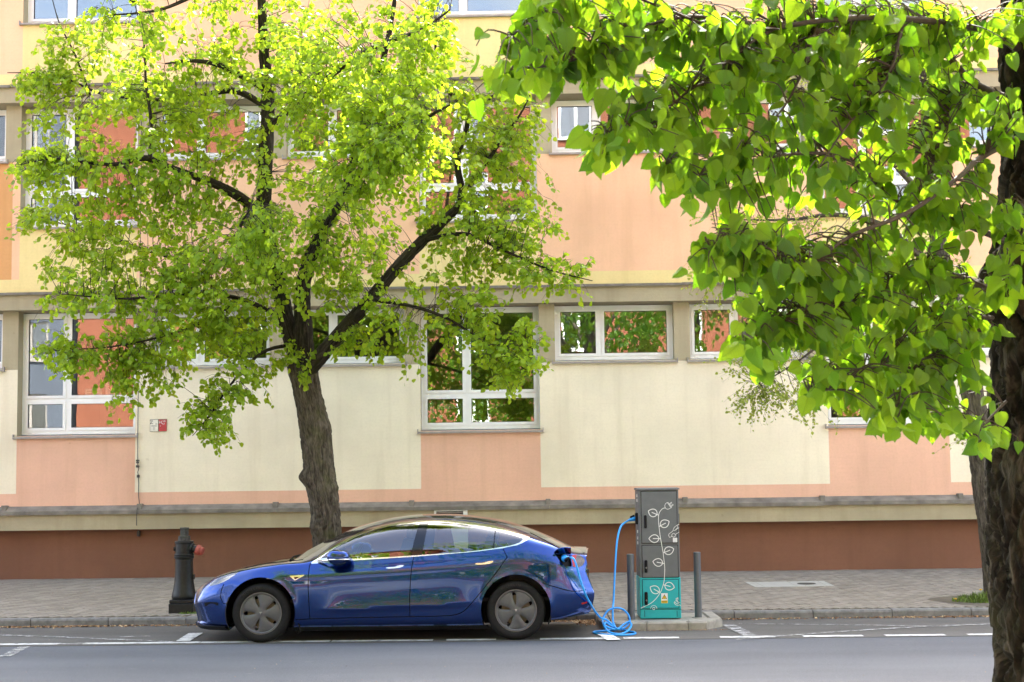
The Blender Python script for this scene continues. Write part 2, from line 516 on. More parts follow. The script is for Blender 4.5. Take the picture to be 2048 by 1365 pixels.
def strip(px_pts, w, name, mat, z=0.0085):
    """painted strip along ground points (centre line in px), width in metres, with slightly ragged edges"""
    pts = [G(a, b) for a, b in px_pts]
    fine_ = []
    for a, b in zip(pts[:-1], pts[1:]):
        n = max(2, int((b - a).length / 0.06))
        for i in range(n): fine_.append(a.lerp(b, i / n))
    fine_.append(pts[-1])
    mb = MB(); vv = []
    for i, p in enumerate(fine_):
        a = fine_[max(i - 1, 0)]; b = fine_[min(i + 1, len(fine_) - 1)]
        d = (b - a).normalized(); n = Vector((-d.y, d.x, 0))
        e1, e2 = rnd.uniform(-.007, .007), rnd.uniform(-.007, .007)
        vv.append((p.x + n.x * (w / 2 + e1), p.y + n.y * (w / 2 + e1), z)); vv.append((p.x - n.x * (w / 2 + e2), p.y - n.y * (w / 2 + e2), z))
    mb.add(vv, [(2 * i, 2 * i + 1, 2 * i + 3, 2 * i + 2) for i in range(len(fine_) - 1)])
    return mb.build(name, mat, road)
LY = lambda x: 1290.5 - 20.0 * x / 1980 + (2.2 if 300 < x < 1200 else 0.6) * 0
for a, b in ((-260, 118), (168, 400), (402, 660), (664, 866), (893, 992), (1080, 1216), (1247, 1358), (1440, 1549), (1606, 1726), (1770, 1890), (1936, 2040), (2090, 2200)):
    strip([(a, LY(a)), ((a + b) / 2, LY((a + b) / 2)), (b, LY(b))], 0.135, 'line_marking', MATS['line'])
strip([(118, LY(118)), (168, LY(168))], 0.12, 'line_marking', MATS['oldline'])
strip([(-40, 1271), (120, 1276.5), (260, 1282), (360, 1287)], 0.085, 'line_marking', MATS['oldline'], 0.0125)
strip([(1470, 1281), (1640, 1268.5), (1830, 1256), (2060, 1247)], 0.085, 'line_marking', MATS['oldline'], 0.0125)
strip([(1478, 1249.5), (1700, 1252), (1900, 1255)], 0.06, 'line_marking', MATS['oldline'], 0.0125)
strip([(240, 1276), (300, 1274.5)], 0.06, 'line_marking', MATS['oldline'], 0.0125)
strip([(366, 1285), (392, 1269)], 0.16, 'line_marking', MATS['line'], 0.0165)
strip([(1228, 1283), (1204, 1269)], 0.16, 'line_marking', MATS['line'], 0.0165)
strip([(1500, 1274), (1456, 1252)], 0.16, 'line_marking', MATS['oldline'], 0.0165)
strip([(8, 1315), (50, 1295)], 0.12, 'line_marking', MATS['oldline'])

# ================================================================== SCHOOL BUILDING
MOD, WW, WX3, ST = 2.243, 1.98, -1.84, 3.52
NM0, NM1 = -3, 11                  # modules built
NF = 3
ROOF = 12.09
XB0, XB1 = WX3 + (NM0 - 3) * MOD - 0.5, WX3 + (NM1 - 3) * MOD + 0.5
bld = thing('school_building', ((XB0 + XB1) / 2, YW + 6, ZWALL), 'long plastered building in cream, peach and yellow panels with rows of white windows', 'building')
ZF = [5.035 + ST * k for k in range(NF)]          # top of each storey's concrete band
FASC = 0.30
def zlev(k):  # z levels of storey k
    ztop = ZF[k] - FASC
    return dict(top=ztop, small=ztop - 0.93, big=ztop - 2.06, base=(1.475 if k == 0 else ZF[k - 1]), band=(1.69 if k == 0 else ZF[k - 1] + 0.24))
def isbig(i): return i % 3 == 0
mats = [MATS[k] for k in ('cream', 'peach', 'upper_peach', 'yellow', 'orange', 'concrete')]
CRE, PEA, UPE, YEL, ORA, CON = range(6)
wall = MB()
REV = 0.22
def panel(x0, x1, z0, z1, m): wall.add([(x0, YW, z0), (x1, YW, z0), (x1, YW, z1), (x0, YW, z1)], [(0, 1, 2, 3)], m)
for k in range(NF):
    L = zlev(k)
    for i in range(NM0, NM1):
        wx0 = WX3 + (i - 3) * MOD; wx1 = wx0 + WW
        px0 = wx0 - (MOD - WW) / 2; px1 = wx1 + (MOD - WW) / 2
        big = isbig(i)
        sill = L['big'] if big else L['small']
        band_m = PEA if k == 0 else YEL
        if k == 0: body = PEA if big else CRE
        else: body = YEL if big else (ORA if i < 0 and k == 1 else UPE)
        side = CRE if k == 0 else (ORA if i < 0 and k == 1 else UPE)
        # strip above the ledge
        panel(px0, px1, L['base'], L['band'], band_m if k == 0 or not big else YEL)
        lo = L['band']
        if big:
            # window jambs: the wall beside the window down from the pier foot
            panel(px0, wx0, lo, L['small'] - 0.05, side if i > NM0 else side); panel(wx1, px1, lo, L['small'] - 0.05, side)
            panel(wx0, wx1, lo, sill - 0.03, body)
        else:
            panel(px0, px1, lo, L['small'] - 0.05, body)
            panel(wx0, wx1, L['small'] - 0.05, sill - 0.03, body)
        # concrete piers
        panel(px0, wx0, L['small'] - 0.05, L['top'], CON); panel(wx1, px1, L['small'] - 0.05, L['top'], CON)
        # reveals
        zs = sill - 0.03
        zp = L['small'] - 0.05
        for xx, sgn in ((wx0, 1), (wx1, -1)):
            q = [(xx, YW, zs), (xx, YW + REV, zs), (xx, YW + REV, L['top']), (xx, YW, L['top'])]
            wall.add(q if sgn > 0 else q[::-1], [(0, 1, 2, 3)], CON)
        wall.add([(wx0, YW, zs), (wx1, YW, zs), (wx1, YW + REV, zs), (wx0, YW + REV, zs)], [(0, 1, 2, 3)], CON)
# plain attic storey, end walls, back, inner lining
xa, xb = WX3 + (NM0 - 3) * MOD - (MOD - WW) / 2, WX3 + (NM1 - 4) * MOD + WW + (MOD - WW) / 2
for xx in (xa, xb):
    q = [(xx, YW, 0.1), (xx, YW + 12, 0.1), (xx, YW + 12, ROOF), (xx, YW, ROOF)]
    wall.add(q if xx == xb else q[::-1], [(0, 1, 2, 3)], UPE)
wall.add([(xa, YW + 12, 0.1), (xb, YW + 12, 0.1), (xb, YW + 12, ROOF), (xa, YW + 12, ROOF)], [(3, 2, 1, 0)], UPE)
wall.build('wall', mats, bld)
MB().box(xa - 0.3, xb + 0.3, YW - 0.2, YW + 12.3, ROOF + 0.012, ROOF + 0.40).build('roof', MATS['flash'], bld)
# the long wings of the street go on left and right (massing only, out of view)
MATS['room'] = plain('room_wall', (0.30, 0.27, 0.22), 0.9, 0.1, 2)
MATS['ceil'] = plain('room_ceiling', (0.5, 0.49, 0.46), 0.9, 0.05, 2)
rooms = MB()
for k in range(NF):
    L = zlev(k)
    rooms.add([(xa, YW + 4.5, L['base'] - .1), (xb, YW + 4.5, L['base'] - .1), (xb, YW + 4.5, L['top'] + .2), (xa, YW + 4.5, L['top'] + .2)], [(0, 1, 2, 3)], 0)
    rooms.box(xa + .01, xb - .01, YW + REV + 0.01, YW + 4.49, L['top'] + 0.02, L['top'] + 0.2, 1)
    rooms.box(xa + .01, xb - .01, YW + REV + 0.01, YW + 4.49, L['base'] - 0.15, L['base'] - 0.02, 0)
    for i in range(NM0, NM1 + 1, 3):
        x = WX3 + (i - 3) * MOD - 0.13
        if xa < x < xb: rooms.box(x - 0.06, x + 0.06, YW + REV + 0.02, YW + 4.48, L['base'], L['top'] + 0.01, 0)
rooms.build('interior', [MATS['room'], MATS['ceil']], bld)
# concrete bands and their metal flashing
for k in range(-1, NF):
    if k >= 0:
        z1 = ZF[k]; z0 = z1 - FASC; yf = YW - 0.16
        prof = [(yf, z0), (YW + REV + 0.12, z0), (YW + REV + 0.12, z1 - 0.006), (yf, z1 - 0.006)]
    else:
        z1 = 1.475; z0 = 1.085; yf = YW - 0.10
        prof = [(yf, z0), (YW + 0.3, z0), (YW + 0.3, z1 - 0.006), (yf, z1 - 0.006 - 0.06)]
    MB().prism_x(prof, xa - 0.001, xb + 0.001).build('concrete_band', MATS['concrete'], bld)
    # flashing in lengths with lapped joints
    rr = random.Random(40 + k)
    x = xa
    while x < xb:
        ln = min(xb - x, 2.243)
        dz = rr.uniform(-.006, .006)
        if k >= 0: fp = [(yf - 0.05, z1 - 0.045 + dz), (YW + 0.01, z1 - 0.004 + dz), (YW + 0.01, z1 + 0.022 + dz), (yf - 0.05, z1 - 0.004 + dz)]
        else: fp = [(yf - 0.055, z1 - 0.135 + dz), (YW + 0.01, z1 - 0.004 + dz), (YW + 0.01, z1 + 0.012 + dz), (yf - 0.055, z1 - 0.075 + dz)]
        fm = MB().prism_x(fp, x + 0.002, x + ln - 0.002)
        if k == -1:
            fm.cbox(x + ln - 0.06, x + ln + 0.02, yf - 0.035, YW + 0.0, z1 - 0.08, z1 + 0.03 + dz, 0.008)
        fm.build('flashing', MATS['flash'], bld)
        x += ln
# base wall, set back
t_ = MB().box(xa, xb, YW + 0.14, YW + 0.4, 0.05, 1.09).build('base_wall', MATS['base_brown'], bld)
# ---- windows
def window_proto(big):
    """built with its lower left corner at 0,0,0 (x right, y into the wall)"""
    H = (2.06 if big else 0.93) - 0.012
    W = WW
    fr = MB(); fw = 0.062; d = 0.075
    mull = 0.385 * W; tr = H * 0.285
    y0_, y1_ = 0.0, d
    b0 = 0.075
    fr.box(0, fw, y0_, y1_, 0, H); fr.box(W - fw, W, y0_, y1_, 0, H)
    fr.box(fw, W - fw, y0_ + .001, y1_, H - fw, H); fr.box(fw, W - fw, y0_ + .001, y1_, 0, b0)
    fr.box(mull - 0.035, mull + 0.035, y0_ + .002, y1_, b0, H - fw)
    fr.box(0.10, 0.16, -0.012, 0.002, 0.03, 0.05); fr.box(W - 0.2, W - 0.14, -0.012, 0.002, 0.03, 0.05); fr.box(mull + .02, mull + .08, -0.012, 0.002, 0.01, 0.026)
    if big:
        fr.box(fw, mull - 0.035, y0_ + .003, y1_, tr - 0.035, tr + 0.035); fr.box(mull + 0.035, W - fw, y0_ + .003, y1_, tr - 0.035, tr + 0.035)
    sash = MB(); panes = []
    rows = [(b0, tr - 0.035), (tr + 0.035, H - fw)] if big else [(b0, H - fw)]
    sw = 0.045
    sashes = []
    for (xa_, xb_) in ((fw, mull - 0.035), (mull + 0.035, W - fw)):
        for (za, zb) in rows:
            s = MB()
            ya, yb = -0.014, 0.055
            a, b, c_, d_ = xa_ - 0.008, xb_ + 0.008, za - 0.008, zb + 0.008
            s.box(a, a + sw, ya, yb, c_, d_); s.box(b - sw, b, ya, yb, c_, d_)
            s.box(a + sw, b - sw, ya + .0015, yb, d_ - sw, d_); s.box(a + sw, b - sw, ya + .0015, yb, c_, c_ + sw)
            g = MB().box(a + sw - .004, b - sw + .004, 0.018, 0.022, c_ + sw - .004, d_ - sw + .004)
            gk = MB()
            q = 0.006
            gk.box(a + sw, a + sw + q, 0.0, 0.017, c_ + sw, d_ - sw); gk.box(b - sw - q, b - sw, 0.0, 0.017, c_ + sw, d_ - sw)
            gk.box(a + sw + q, b - sw - q, 0.0, 0.017, d_ - sw - q, d_ - sw); gk.box(a + sw + q, b - sw - q, 0.0, 0.017, c_ + sw, c_ + sw + q)
            sashes.append((s, g, gk))
    sl = MB()
    yv = REV + 0.055
    sl.prism_x([(-yv, -0.075), (-yv + 0.012, -0.075), (0.02, -0.028), (0.02, -0.006), (-yv, -0.045)], -0.045, W + 0.045)
    sl.box(-0.052, -0.04, -yv - 0.004, 0.01 - REV, -0.08, 0.0); sl.box(W + 0.04, W + 0.052, -yv - 0.004, 0.01 - REV, -0.08, 0.0)
    return fr, sashes, sl
MATS['gasket'] = plain('black_gasket', (0.02, 0.02, 0.02), 0.6, 0.1, 9)
proto = {}
for big in (True, False):
    fr, sashes, sl = window_proto(big)
    w = fr.build('window', MATS['pvc'], bld, local=True)
    for s, g, gk in sashes:
        s.build('sash', MATS['pvc'], w, local=True); g.build('pane', MATS['glass'], w, local=True); gk.build('gasket', MATS['gasket'], w, local=True)
    sl.build('sill', MATS['sillm'], w, local=True)
    proto[big] = w
used = set()
for k in range(NF):
    L = zlev(k)
    for i in range(NM0, NM1):
        big = isbig(i)
        if big not in used: w = proto[big]; used.add(big)
        else: w = copy_tree(proto[big], bld)
        w.location = Vector((WX3 + (i - 3) * MOD, YW + REV, (L['big'] if big else L['small']))) - wloc(bld)
# curtains / blinds hang inside some rooms
MATS['curtain'] = plain('curtain_cloth', (0.55, 0.57, 0.6), 0.9, 0.08, 4)
MATS['paper'] = plain('paper', (0.78, 0.77, 0.73), 0.8, 0.03, 8)

# ================================================================== ACROSS THE STREET (seen in the panes and in the car's paint)
YO = -9.0
MATS['opp_orange'] = plaster('orange_render', (0.25, 0.082, 0.042))
MATS['opp_grey'] = plaster('grey_render', (0.095, 0.11, 0.14))
MATS['opp_white'] = plaster('white_render', (0.66, 0.64, 0.60))
MATS['roof_tile'] = plain('roof_tile', (0.32, 0.12, 0.07), 0.8, 0.2, 4)
MATS['dark_glass'] = glass('far_glass', 0.12, (0.6, 0.65, 0.68), 0.004)
def opp_building(name, label, x0, x1, h, mat, wmod, wz, roofm, win=(1.35, 1.55), flat=True, frame='pvc'):
    b = thing(name, ((x0 + x1) / 2, YO - 6, 0.1), label, 'building')
    ww, wh = win
    n = int((x1 - x0) / wmod); off = ((x1 - x0) - n * wmod) / 2
    wl = MB()
    cols = [x0 + off + wmod * i + (wmod - ww) / 2 for i in range(n)]
    zz = [0.11] + sum([[z, z + wh] for z in wz], []) + [h]
    xx = [x0] + sum([[c_, c_ + ww] for c_ in cols], []) + [x1]
    for a in range(len(zz) - 1):
        for q in range(len(xx) - 1):
            if a % 2 == 1 and q % 2 == 1:
                X0, X1, Z0, Z1 = xx[q], xx[q + 1], zz[a], zz[a + 1]
                for quad in ([(X0, YO, Z0), (X0, YO - .2, Z0), (X0, YO - .2, Z1), (X0, YO, Z1)], [(X1, YO, Z1), (X1, YO - .2, Z1), (X1, YO - .2, Z0), (X1, YO, Z0)],
                             [(X0, YO, Z1), (X0, YO - .2, Z1), (X1, YO - .2, Z1), (X1, YO, Z1)], [(X1, YO, Z0), (X1, YO - .2, Z0), (X0, YO - .2, Z0), (X0, YO, Z0)]):
                    wl.add(quad, [(0, 1, 2, 3)])
            else:
                wl.add([(xx[q], YO, zz[a]), (xx[q + 1], YO, zz[a]), (xx[q + 1], YO, zz[a + 1]), (xx[q], YO, zz[a + 1])], [(3, 2, 1, 0)])
    wl.add([(x0, YO, .11), (x0, YO - 10, .11), (x0, YO - 10, h), (x0, YO, h)], [(0, 1, 2, 3)])
    wl.add([(x1, YO, .11), (x1, YO - 10, .11), (x1, YO - 10, h), (x1, YO, h)], [(3, 2, 1, 0)])
    wl.add([(x0, YO - 10, .11), (x1, YO - 10, .11), (x1, YO - 10, h), (x0, YO - 10, h)], [(0, 1, 2, 3)])
    wl.build('wall', mat, b)
    if flat:
        MB().box(x0 - .3, x1 + .3, YO - 10.3, YO + 0.35, h + .002, h + 0.25).build('roof', roofm, b)
    else:
        MB().prism_x([(YO + .4, h), (YO - 5, h + 3.2), (YO - 10.4, h)], x0 - .3, x1 + .3).build('roof', roofm, b)
    pw = None
    for z in wz:
        for c_ in cols:
            if pw is None:
                f = MB()
                for bx_ in ((0, .09, 0, wh), (ww - .09, ww, 0, wh), (ww / 2 - .06, ww / 2 + .06, .09, wh - .09)):
                    f.box(bx_[0], bx_[1], -.16, -.08, bx_[2], bx_[3])
                f.box(.09, ww - .09, -.161, -.081, wh - .09, wh); f.box(.09, ww - .09, -.161, -.081, 0, .09)
                f.box(-.06, ww + .06, -.05, .09, -.07, -.003)
                pw = f.build('window', MATS[frame], b, local=True)
                MB().box(.05, ww - .05, -.13, -.12, .05, wh - .05).build('pane', MATS['dark_glass'], pw, local=True)
                MB().box(.1, ww * .33, -.19, -.17, .05, wh - .05).build('curtain', MATS['curtain'], pw, local=True)
                w = pw
            else: w = copy_tree(pw, b)
            w.location = Vector((c_, YO, z)) - wloc(b)
    return b
opp_building('apartment_house', 'orange rendered apartment house with white windows across the street', -18.4, 18.0, 18.2, MATS['opp_orange'], 4.3, (1.3, 4.2, 7.1, 10.0, 12.9, 15.8), MATS['roof_tile'], flat=False)
opp_building('corner_house', 'grey rendered house beside the orange one across the street', -40.0, -18.6, 19.4, MATS['opp_grey'], 3.0, (1.2, 4.1, 7.0, 9.9, 12.8, 15.7), MATS['flash'], frame='sillm')
opp_building('white_house', 'white rendered house at the other end of the orange one across the street', 18.6, 42.0, 11.0, MATS['opp_white'], 3.2, (1.2, 4.3, 7.4), MATS['roof_tile'], flat=False)
# ================================================================== CAR
CXF = P(522, 1226, 15.10).x         # front axle
YC = 15.06 + 0.925                  # centre line of the car
WB = P(1032, 1223, 15.10).x - CXF   # wheelbase
WZ, WR = 0.333, 0.334
def pchip(xs, ys):
    xs = np.array(xs, float); ys = np.array(ys, float)
    h = np.diff(xs); d = np.diff(ys) / h
    m = np.zeros_like(ys)
    for i in range(1, len(xs) - 1):
        if d[i - 1] * d[i] > 0:
            w1 = 2 * h[i] + h[i - 1]; w2 = h[i] + 2 * h[i - 1]
            m[i] = (w1 + w2) / (w1 / d[i - 1] + w2 / d[i])
    m[0] = d[0]; m[-1] = d[-1]
    def f(x):
        x = np.clip(np.asarray(x, float), xs[0], xs[-1])
        i = np.clip(np.searchsorted(xs, x) - 1, 0, len(xs) - 2)
        t = (x - xs[i]) / h[i]
        return (ys[i] * (1 + 2 * t) * (1 - t) ** 2 + m[i] * h[i] * t * (1 - t) ** 2 + ys[i + 1] * t * t * (3 - 2 * t) + m[i + 1] * h[i] * t * t * (t - 1))
    return f
def tab(s):
    a = [tuple(map(float, q.split(':'))) for q in s.split()]
    return pchip([q[0] for q in a], [q[1] for q in a])
U0, U1 = -0.86, 3.84
fz_top = tab('-0.86:.59 -0.8:.645 -0.7:.70 -0.45:.79 -0.2:.842 0:.874 .18:.898 .26:.918 .34:.965 .49:1.045 .66:1.125 .774:1.178 .967:1.258 1.2:1.325 1.43:1.372 1.8:1.405 2.04:1.405 2.27:1.39 2.71:1.325 3.07:1.21 3.42:1.068 3.6:1.01 3.84:.978')
fz_c8 = tab('-0.86:.585 -0.7:.697 -0.45:.787 0:.87 .22:.898 .36:.928 .49:.985 .66:1.09 .8:1.165 .967:1.24 1.2:1.315 1.43:1.365 1.8:1.402 2.04:1.402 2.27:1.387 2.71:1.32 3.07:1.205 3.42:1.06 3.6:1.005 3.84:.972')
fz_c7 = tab('-0.86:.58 -0.7:.69 -0.45:.78 -0.2:.833 0:.866 .3:.897 .45:.912 .58:.95 .75:1.07 .87:1.145 1.09:1.25 1.31:1.315 1.54:1.36 1.95:1.385 2.41:1.35 2.64:1.305 2.87:1.245 3.04:1.185 3.3:1.085 3.55:.99 3.84:.95')
fv_c7 = tab('-0.86:.34 -0.7:.46 -0.45:.55 0:.63 .4:.68 .58:.74 .87:.70 1.09:.655 1.31:.62 1.54:.60 1.95:.59 2.41:.605 2.64:.625 2.87:.65 3.04:.67 3.3:.69 3.55:.68 3.84:.60')
fz_b = tab('-0.86:.565 -0.7:.668 -0.45:.758 -0.2:.815 0:.848 .3:.88 .58:.88 1.0:.898 1.75:.938 2.35:.978 2.95:1.035 3.2:1.005 3.47:.955 3.7:.91 3.84:.89')
fv_b = tab('-0.86:.50 -0.7:.67 -0.45:.775 -0.2:.82 0:.838 .3:.85 .58:.85 1.0:.858 1.75:.858 2.35:.852 2.95:.84 3.3:.815 3.6:.765 3.84:.68')
fW = tab('-0.86:.62 -0.78:.715 -0.65:.80 -0.45:.875 -0.2:.912 0:.922 .5:.922 1.5:.925 2.5:.925 2.9:.93 3.2:.925 3.45:.90 3.65:.855 3.78:.80 3.84:.755')
fz0 = tab('-0.86:.20 -0.6:.165 -0.3:.155 .5:.165 2.4:.165 3.2:.21 3.5:.235 3.84:.27')
front_shift = tab('.1:.19 .16:.13 .19:.03 .24:.075 .34:.06 .46:.03 .58:.03 .7:.06')
tail_shift = tab('.15:-.26 .2:-.19 .27:-.14 .38:-.095 .49:-.075 .63:-.12 .70:-.145 .76:-.165 .83:-.15 .90:-.16 .95:-.14 .985:-.12 1.05:-.11')
NC = 10
KN = np.array([0, 0, 0] + list(np.linspace(0, 1, NC - 2)) + [1, 1, 1])
def bbasis(t):
    t = np.clip(np.asarray(t, float), 0, 1 - 1e-9)
    N = [((KN[i] <= t) & (t < KN[i + 1])).astype(float) for i in range(len(KN) - 1)]
    for k in range(1, 4):
        Nn = []
        for i in range(len(N) - 1):
            a = KN[i + k] - KN[i]; b = KN[i + k + 1] - KN[i + 1]
            s = np.zeros_like(t)
            if a > 1e-12: s = s + (t - KN[i]) / a * N[i]
            if b > 1e-12: s = s + (KN[i + k + 1] - t) / b * N[i + 1]
            Nn.append(s)
        N = Nn
    return N
def sstep(x, a, b):
    q = np.clip((x - a) / (b - a), 0, 1); return q * q * (3 - 2 * q)
def SURF(u, t):
    """point of the car's near-side skin: (u,t) -> car coordinates (u, v, z)"""
    u = np.asarray(u, float); t = np.asarray(t, float)
    W = fW(u); zb = fz_b(u); vb = fv_b(u); z0 = fz0(u); v7 = fv_c7(u); z7 = fz_c7(u); zt = fz_top(u); z8 = fz_c8(u)
    v6 = vb * 0.72 + v7 * 0.28; z6 = zb * 0.46 + z7 * 0.54
    zm = np.minimum(0.60, zb - 0.22)
    cv = [W - 0.075, W - 0.014, W - 0.004, W + 0.002, W - 0.006, vb + 0.006, v6 + 0.012, v7, v7 * 0.5, v7 * 0]
    cz = [z0, z0 + 0.02, z0 + 0.20 * np.minimum(1, (zb - z0) / 0.6), zm, zb - 0.12, zb + 0.004, z6, z7, z8, zt]
    N = bbasis(t)
    v = sum(n * c for n, c in zip(N, cv)); z = sum(n * c for n, c in zip(N, cz))
    # wheel-arch flare
    for wu in (0.0, WB):
        r = np.hypot(u - wu, z - WZ)
        v = v + 0.014 * np.exp(-((r - 0.375) / 0.05) ** 2) * sstep(z, 0.2, 0.4)
    # lower door crease
    A = 0.015 * sstep(u, 0.55, 0.95) * (1 - sstep(u, 2.1, 2.5))
    zc = 0.365 + (u - 0.7) * 0.038
    s = (z - zc) / 0.1
    v = v + A * np.where(s > 0, np.exp(-np.abs(s) * 1.3), np.exp(-(s * 3.0) ** 2)) - A * 0.25 * np.exp(-((z - zc - 0.2) / 0.12) ** 2)
    # shoulder line: a soft edge above which the flank turns to the sky
    zs = zb - 0.135
    v = v + 0.006 * np.exp(-((z - zs) / 0.035) ** 2) * sstep(u, -0.2, 0.4) * (1 - sstep(u, 3.3, 3.7))
    uu = u + front_shift(z) * (1 - sstep(u, U0, -0.45)) + tail_shift(z) * sstep(u, 3.25, U1)
    return np.stack([uu, v, z], -1)
def c2w(p, side=1):
    p = np.asarray(p, float)
    return np.stack([CXF + p[..., 0], YC - side * p[..., 1], p[..., 2]], -1)
def snorm(u, t):
    e = 1e-4
    du = SURF(u + e, t) - SURF(u - e, t)
    t1 = np.minimum(t + 1e-3, 1); t0 = np.maximum(t - 1e-3, 0)
    dt = SURF(u, t1) - SURF(u, t0)
    n = np.cross(du, dt)
    n /= np.maximum(np.linalg.norm(n, axis=-1, keepdims=True), 1e-9)
    return n * np.where(n[..., 1:2] * 0 + np.sign(n[..., 1:2] + 1e-6) < 0, -1, 1) if False else n
def inv(px, py):
    """pixel -> (u,t) on the near-side skin"""
    best = None
    for t0 in (0.15, 0.4, 0.55, 0.68, 0.8):
        u = CXF * 0 + (P(px, py, 15.2).x - CXF); t = t0
        u = min(max(u, U0), U1)
        for it in range(40):
            def pr(a, b):
                w = c2w(SURF(a, b)); return np.array(PROJ(w))
            f = pr(u, t) - (px, py)
            if abs(f[0]) + abs(f[1]) < 1e-3: break
            J = np.stack([(pr(u + 1e-4, t) - pr(u - 1e-4, t)) / 2e-4, (pr(u, min(t + 1e-4, 1)) - pr(u, t - 1e-4)) / 2e-4], 1)
            try: d = np.linalg.solve(J, -f)
            except Exception: break
            d[0] = np.clip(d[0], -.3, .3); d[1] = np.clip(d[1], -.06, .06)
            u = min(max(u + d[0], U0), U1); t = min(max(t + d[1], 0.0), 0.999)
        e = np.abs(pr(u, t) - (px, py)).sum()
        if best is None or e < best[0] - 0.3: best = (e, u, t)
        if e < 0.05: break
    return best[1], best[2]
def invs(pts): return [inv(*p) for p in pts]
def t_of_v(u, v):
    ts = np.linspace(0.5, 1, 400); vv = SURF(np.full(400, u), ts)[:, 1]
    return float(np.interp(-v, -vv, ts))

# ---- regions (side view, traced)
dlo_out = [(621.5, 1126.5), (639.6, 1110.5), (660, 1097.5), (679, 1086), (698, 1075), (718.7, 1065.5), (738, 1058.2), (758, 1052.3), (778, 1047.7), (797.8, 1044.2), (817, 1041.9), (837, 1040.4), (869, 1039.7), (889, 1040), (908.7, 1040.8), (948, 1044.7), (988, 1051.6), (1008, 1056.1), (1027, 1061.5), (1045, 1067.5), (1060.5, 1073.5),
           (1054, 1081), (1045, 1086.5), (1034, 1091), (1005.6, 1097), (967, 1101.8), (928, 1105.8), (877, 1110.2), (827.5, 1114), (763, 1118), (700, 1121.8), (660, 1124.3), (624, 1128)]
dlo_in = [(639.6, 1118), (654, 1106.5), (669, 1097), (684, 1088.5), (698.9, 1081), (718, 1071.3), (738.5, 1063.5), (758, 1057.8), (778, 1053.4), (798, 1050.3), (817.6, 1048.2), (839.4, 1046.3), (860, 1045.7), (879, 1045.8), (899, 1047), (918.6, 1048.8), (938, 1051.2), (958, 1054.4), (978, 1058), (997.7, 1062.5), (1012, 1066.1), (1027, 1070.4), (1049, 1077.6),
          (1039, 1085.8), (1028, 1089.6), (1017.5, 1092.3), (987.8, 1097.2), (948, 1102.2), (908.7, 1106), (859, 1109.2), (827.6, 1111.4), (778, 1114.6), (718.7, 1117.6), (669, 1119.2)]
roof_line = [(607, 1118.5), (622, 1109.5), (639.6, 1099), (660, 1086), (679, 1075.4), (695, 1068), (710.8, 1061), (730, 1054.4), (750, 1049), (769, 1044.6), (788, 1041), (808, 1038.6), (827.5, 1037), (849, 1035.9), (889, 1035.6), (928, 1036.8), (968, 1040.4), (999.7, 1046), (1027, 1054), (1045, 1060.5), (1060, 1066.5), (1088.6, 1077)]
pillar = [(840.3, 1044.5), (857.5, 1044.2), (843.5, 1112), (820, 1113.5)]
divider = [(990, 1059), (992.3, 1059.6), (988, 1098.5), (985, 1098.8)]
front_edge = [(622.5, 1126), (619, 1132.7), (617, 1148.6), (616.2, 1178), (617.8, 1208), (620, 1238)]
mid_edge = [(828, 1113), (825.5, 1124), (823.5, 1134.7), (821, 1158.5), (819.3, 1194), (819.5, 1215), (819.7, 1234)]
bottom_edge = [(591, 1239.8), (620, 1238.3), (718.7, 1235.6), (819.6, 1233.8), (869, 1233), (900.8, 1231.4), (911, 1229.8), (920.5, 1227), (929, 1221.8), (936.4, 1214.8), (954, 1194), (966, 1179), (977.9, 1164.4), (997.7, 1138.7), (1014.5, 1115)]
rear_edge = [(1014.5, 1115.5), (1010, 1106), (1005.6, 1096.5)]
hood_edge = [(489, 1137.2), (512, 1131.5), (530, 1128), (548, 1125.6), (570, 1123), (590, 1121.4), (606, 1119.8)]
bump_r = [(1085, 1166), (1100, 1171.5), (1114, 1175.5), (1130, 1180), (1144, 1183), (1160, 1182.5), (1172, 1180)]
bump_f = [(448, 1168.5), (443, 1180), (441, 1196), (446, 1207), (462, 1211)]
deck = [(1060, 1066), (1075, 1073.2), (1088.6, 1080), (1101, 1087.5), (1114, 1095.5)]
headlight = [(417.5, 1171.5), (421, 1166.5), (427.6, 1162), (440, 1154.3), (455, 1147), (472, 1141.2), (489, 1137.6), (480, 1143.5), (469, 1150.8), (457, 1159), (445, 1165.5), (434, 1169.5), (422.6, 1172.7)]
port = [(1110, 1109.5), (1126, 1109), (1142.5, 1111.5), (1143.5, 1133.5), (1130, 1134), (1121, 1125)]
tail = [(1144, 1111), (1152, 1110), (1158, 1110.5), (1166, 1115), (1170, 1122), (1166, 1131), (1158, 1135), (1145.2, 1134)]
def gap(pts, hw=0.8):
    L, Rr = [], []
    for i, p in enumerate(pts):
        a = pts[max(i - 1, 0)]; b = pts[min(i + 1, len(pts) - 1)]
        d = np.array(b, float) - np.array(a, float); d /= np.linalg.norm(d)
        n = np.array([-d[1], d[0]]) * hw
        L.append(tuple(np.array(p) + n)); Rr.append(tuple(np.array(p) - n))
    return L + Rr[::-1]
POLY = {}
for k, v in dict(dlo_out=dlo_out, dlo_in=dlo_in, pillar=pillar, divider=divider, headlight=headlight, port=port, tail=tail).items():
    POLY[k] = invs(v)
GAPS = [invs(gap(g)) for g in (front_edge, mid_edge, bottom_edge, rear_edge, hood_edge, bump_r, bump_f, deck)]
rl = invs(roof_line)
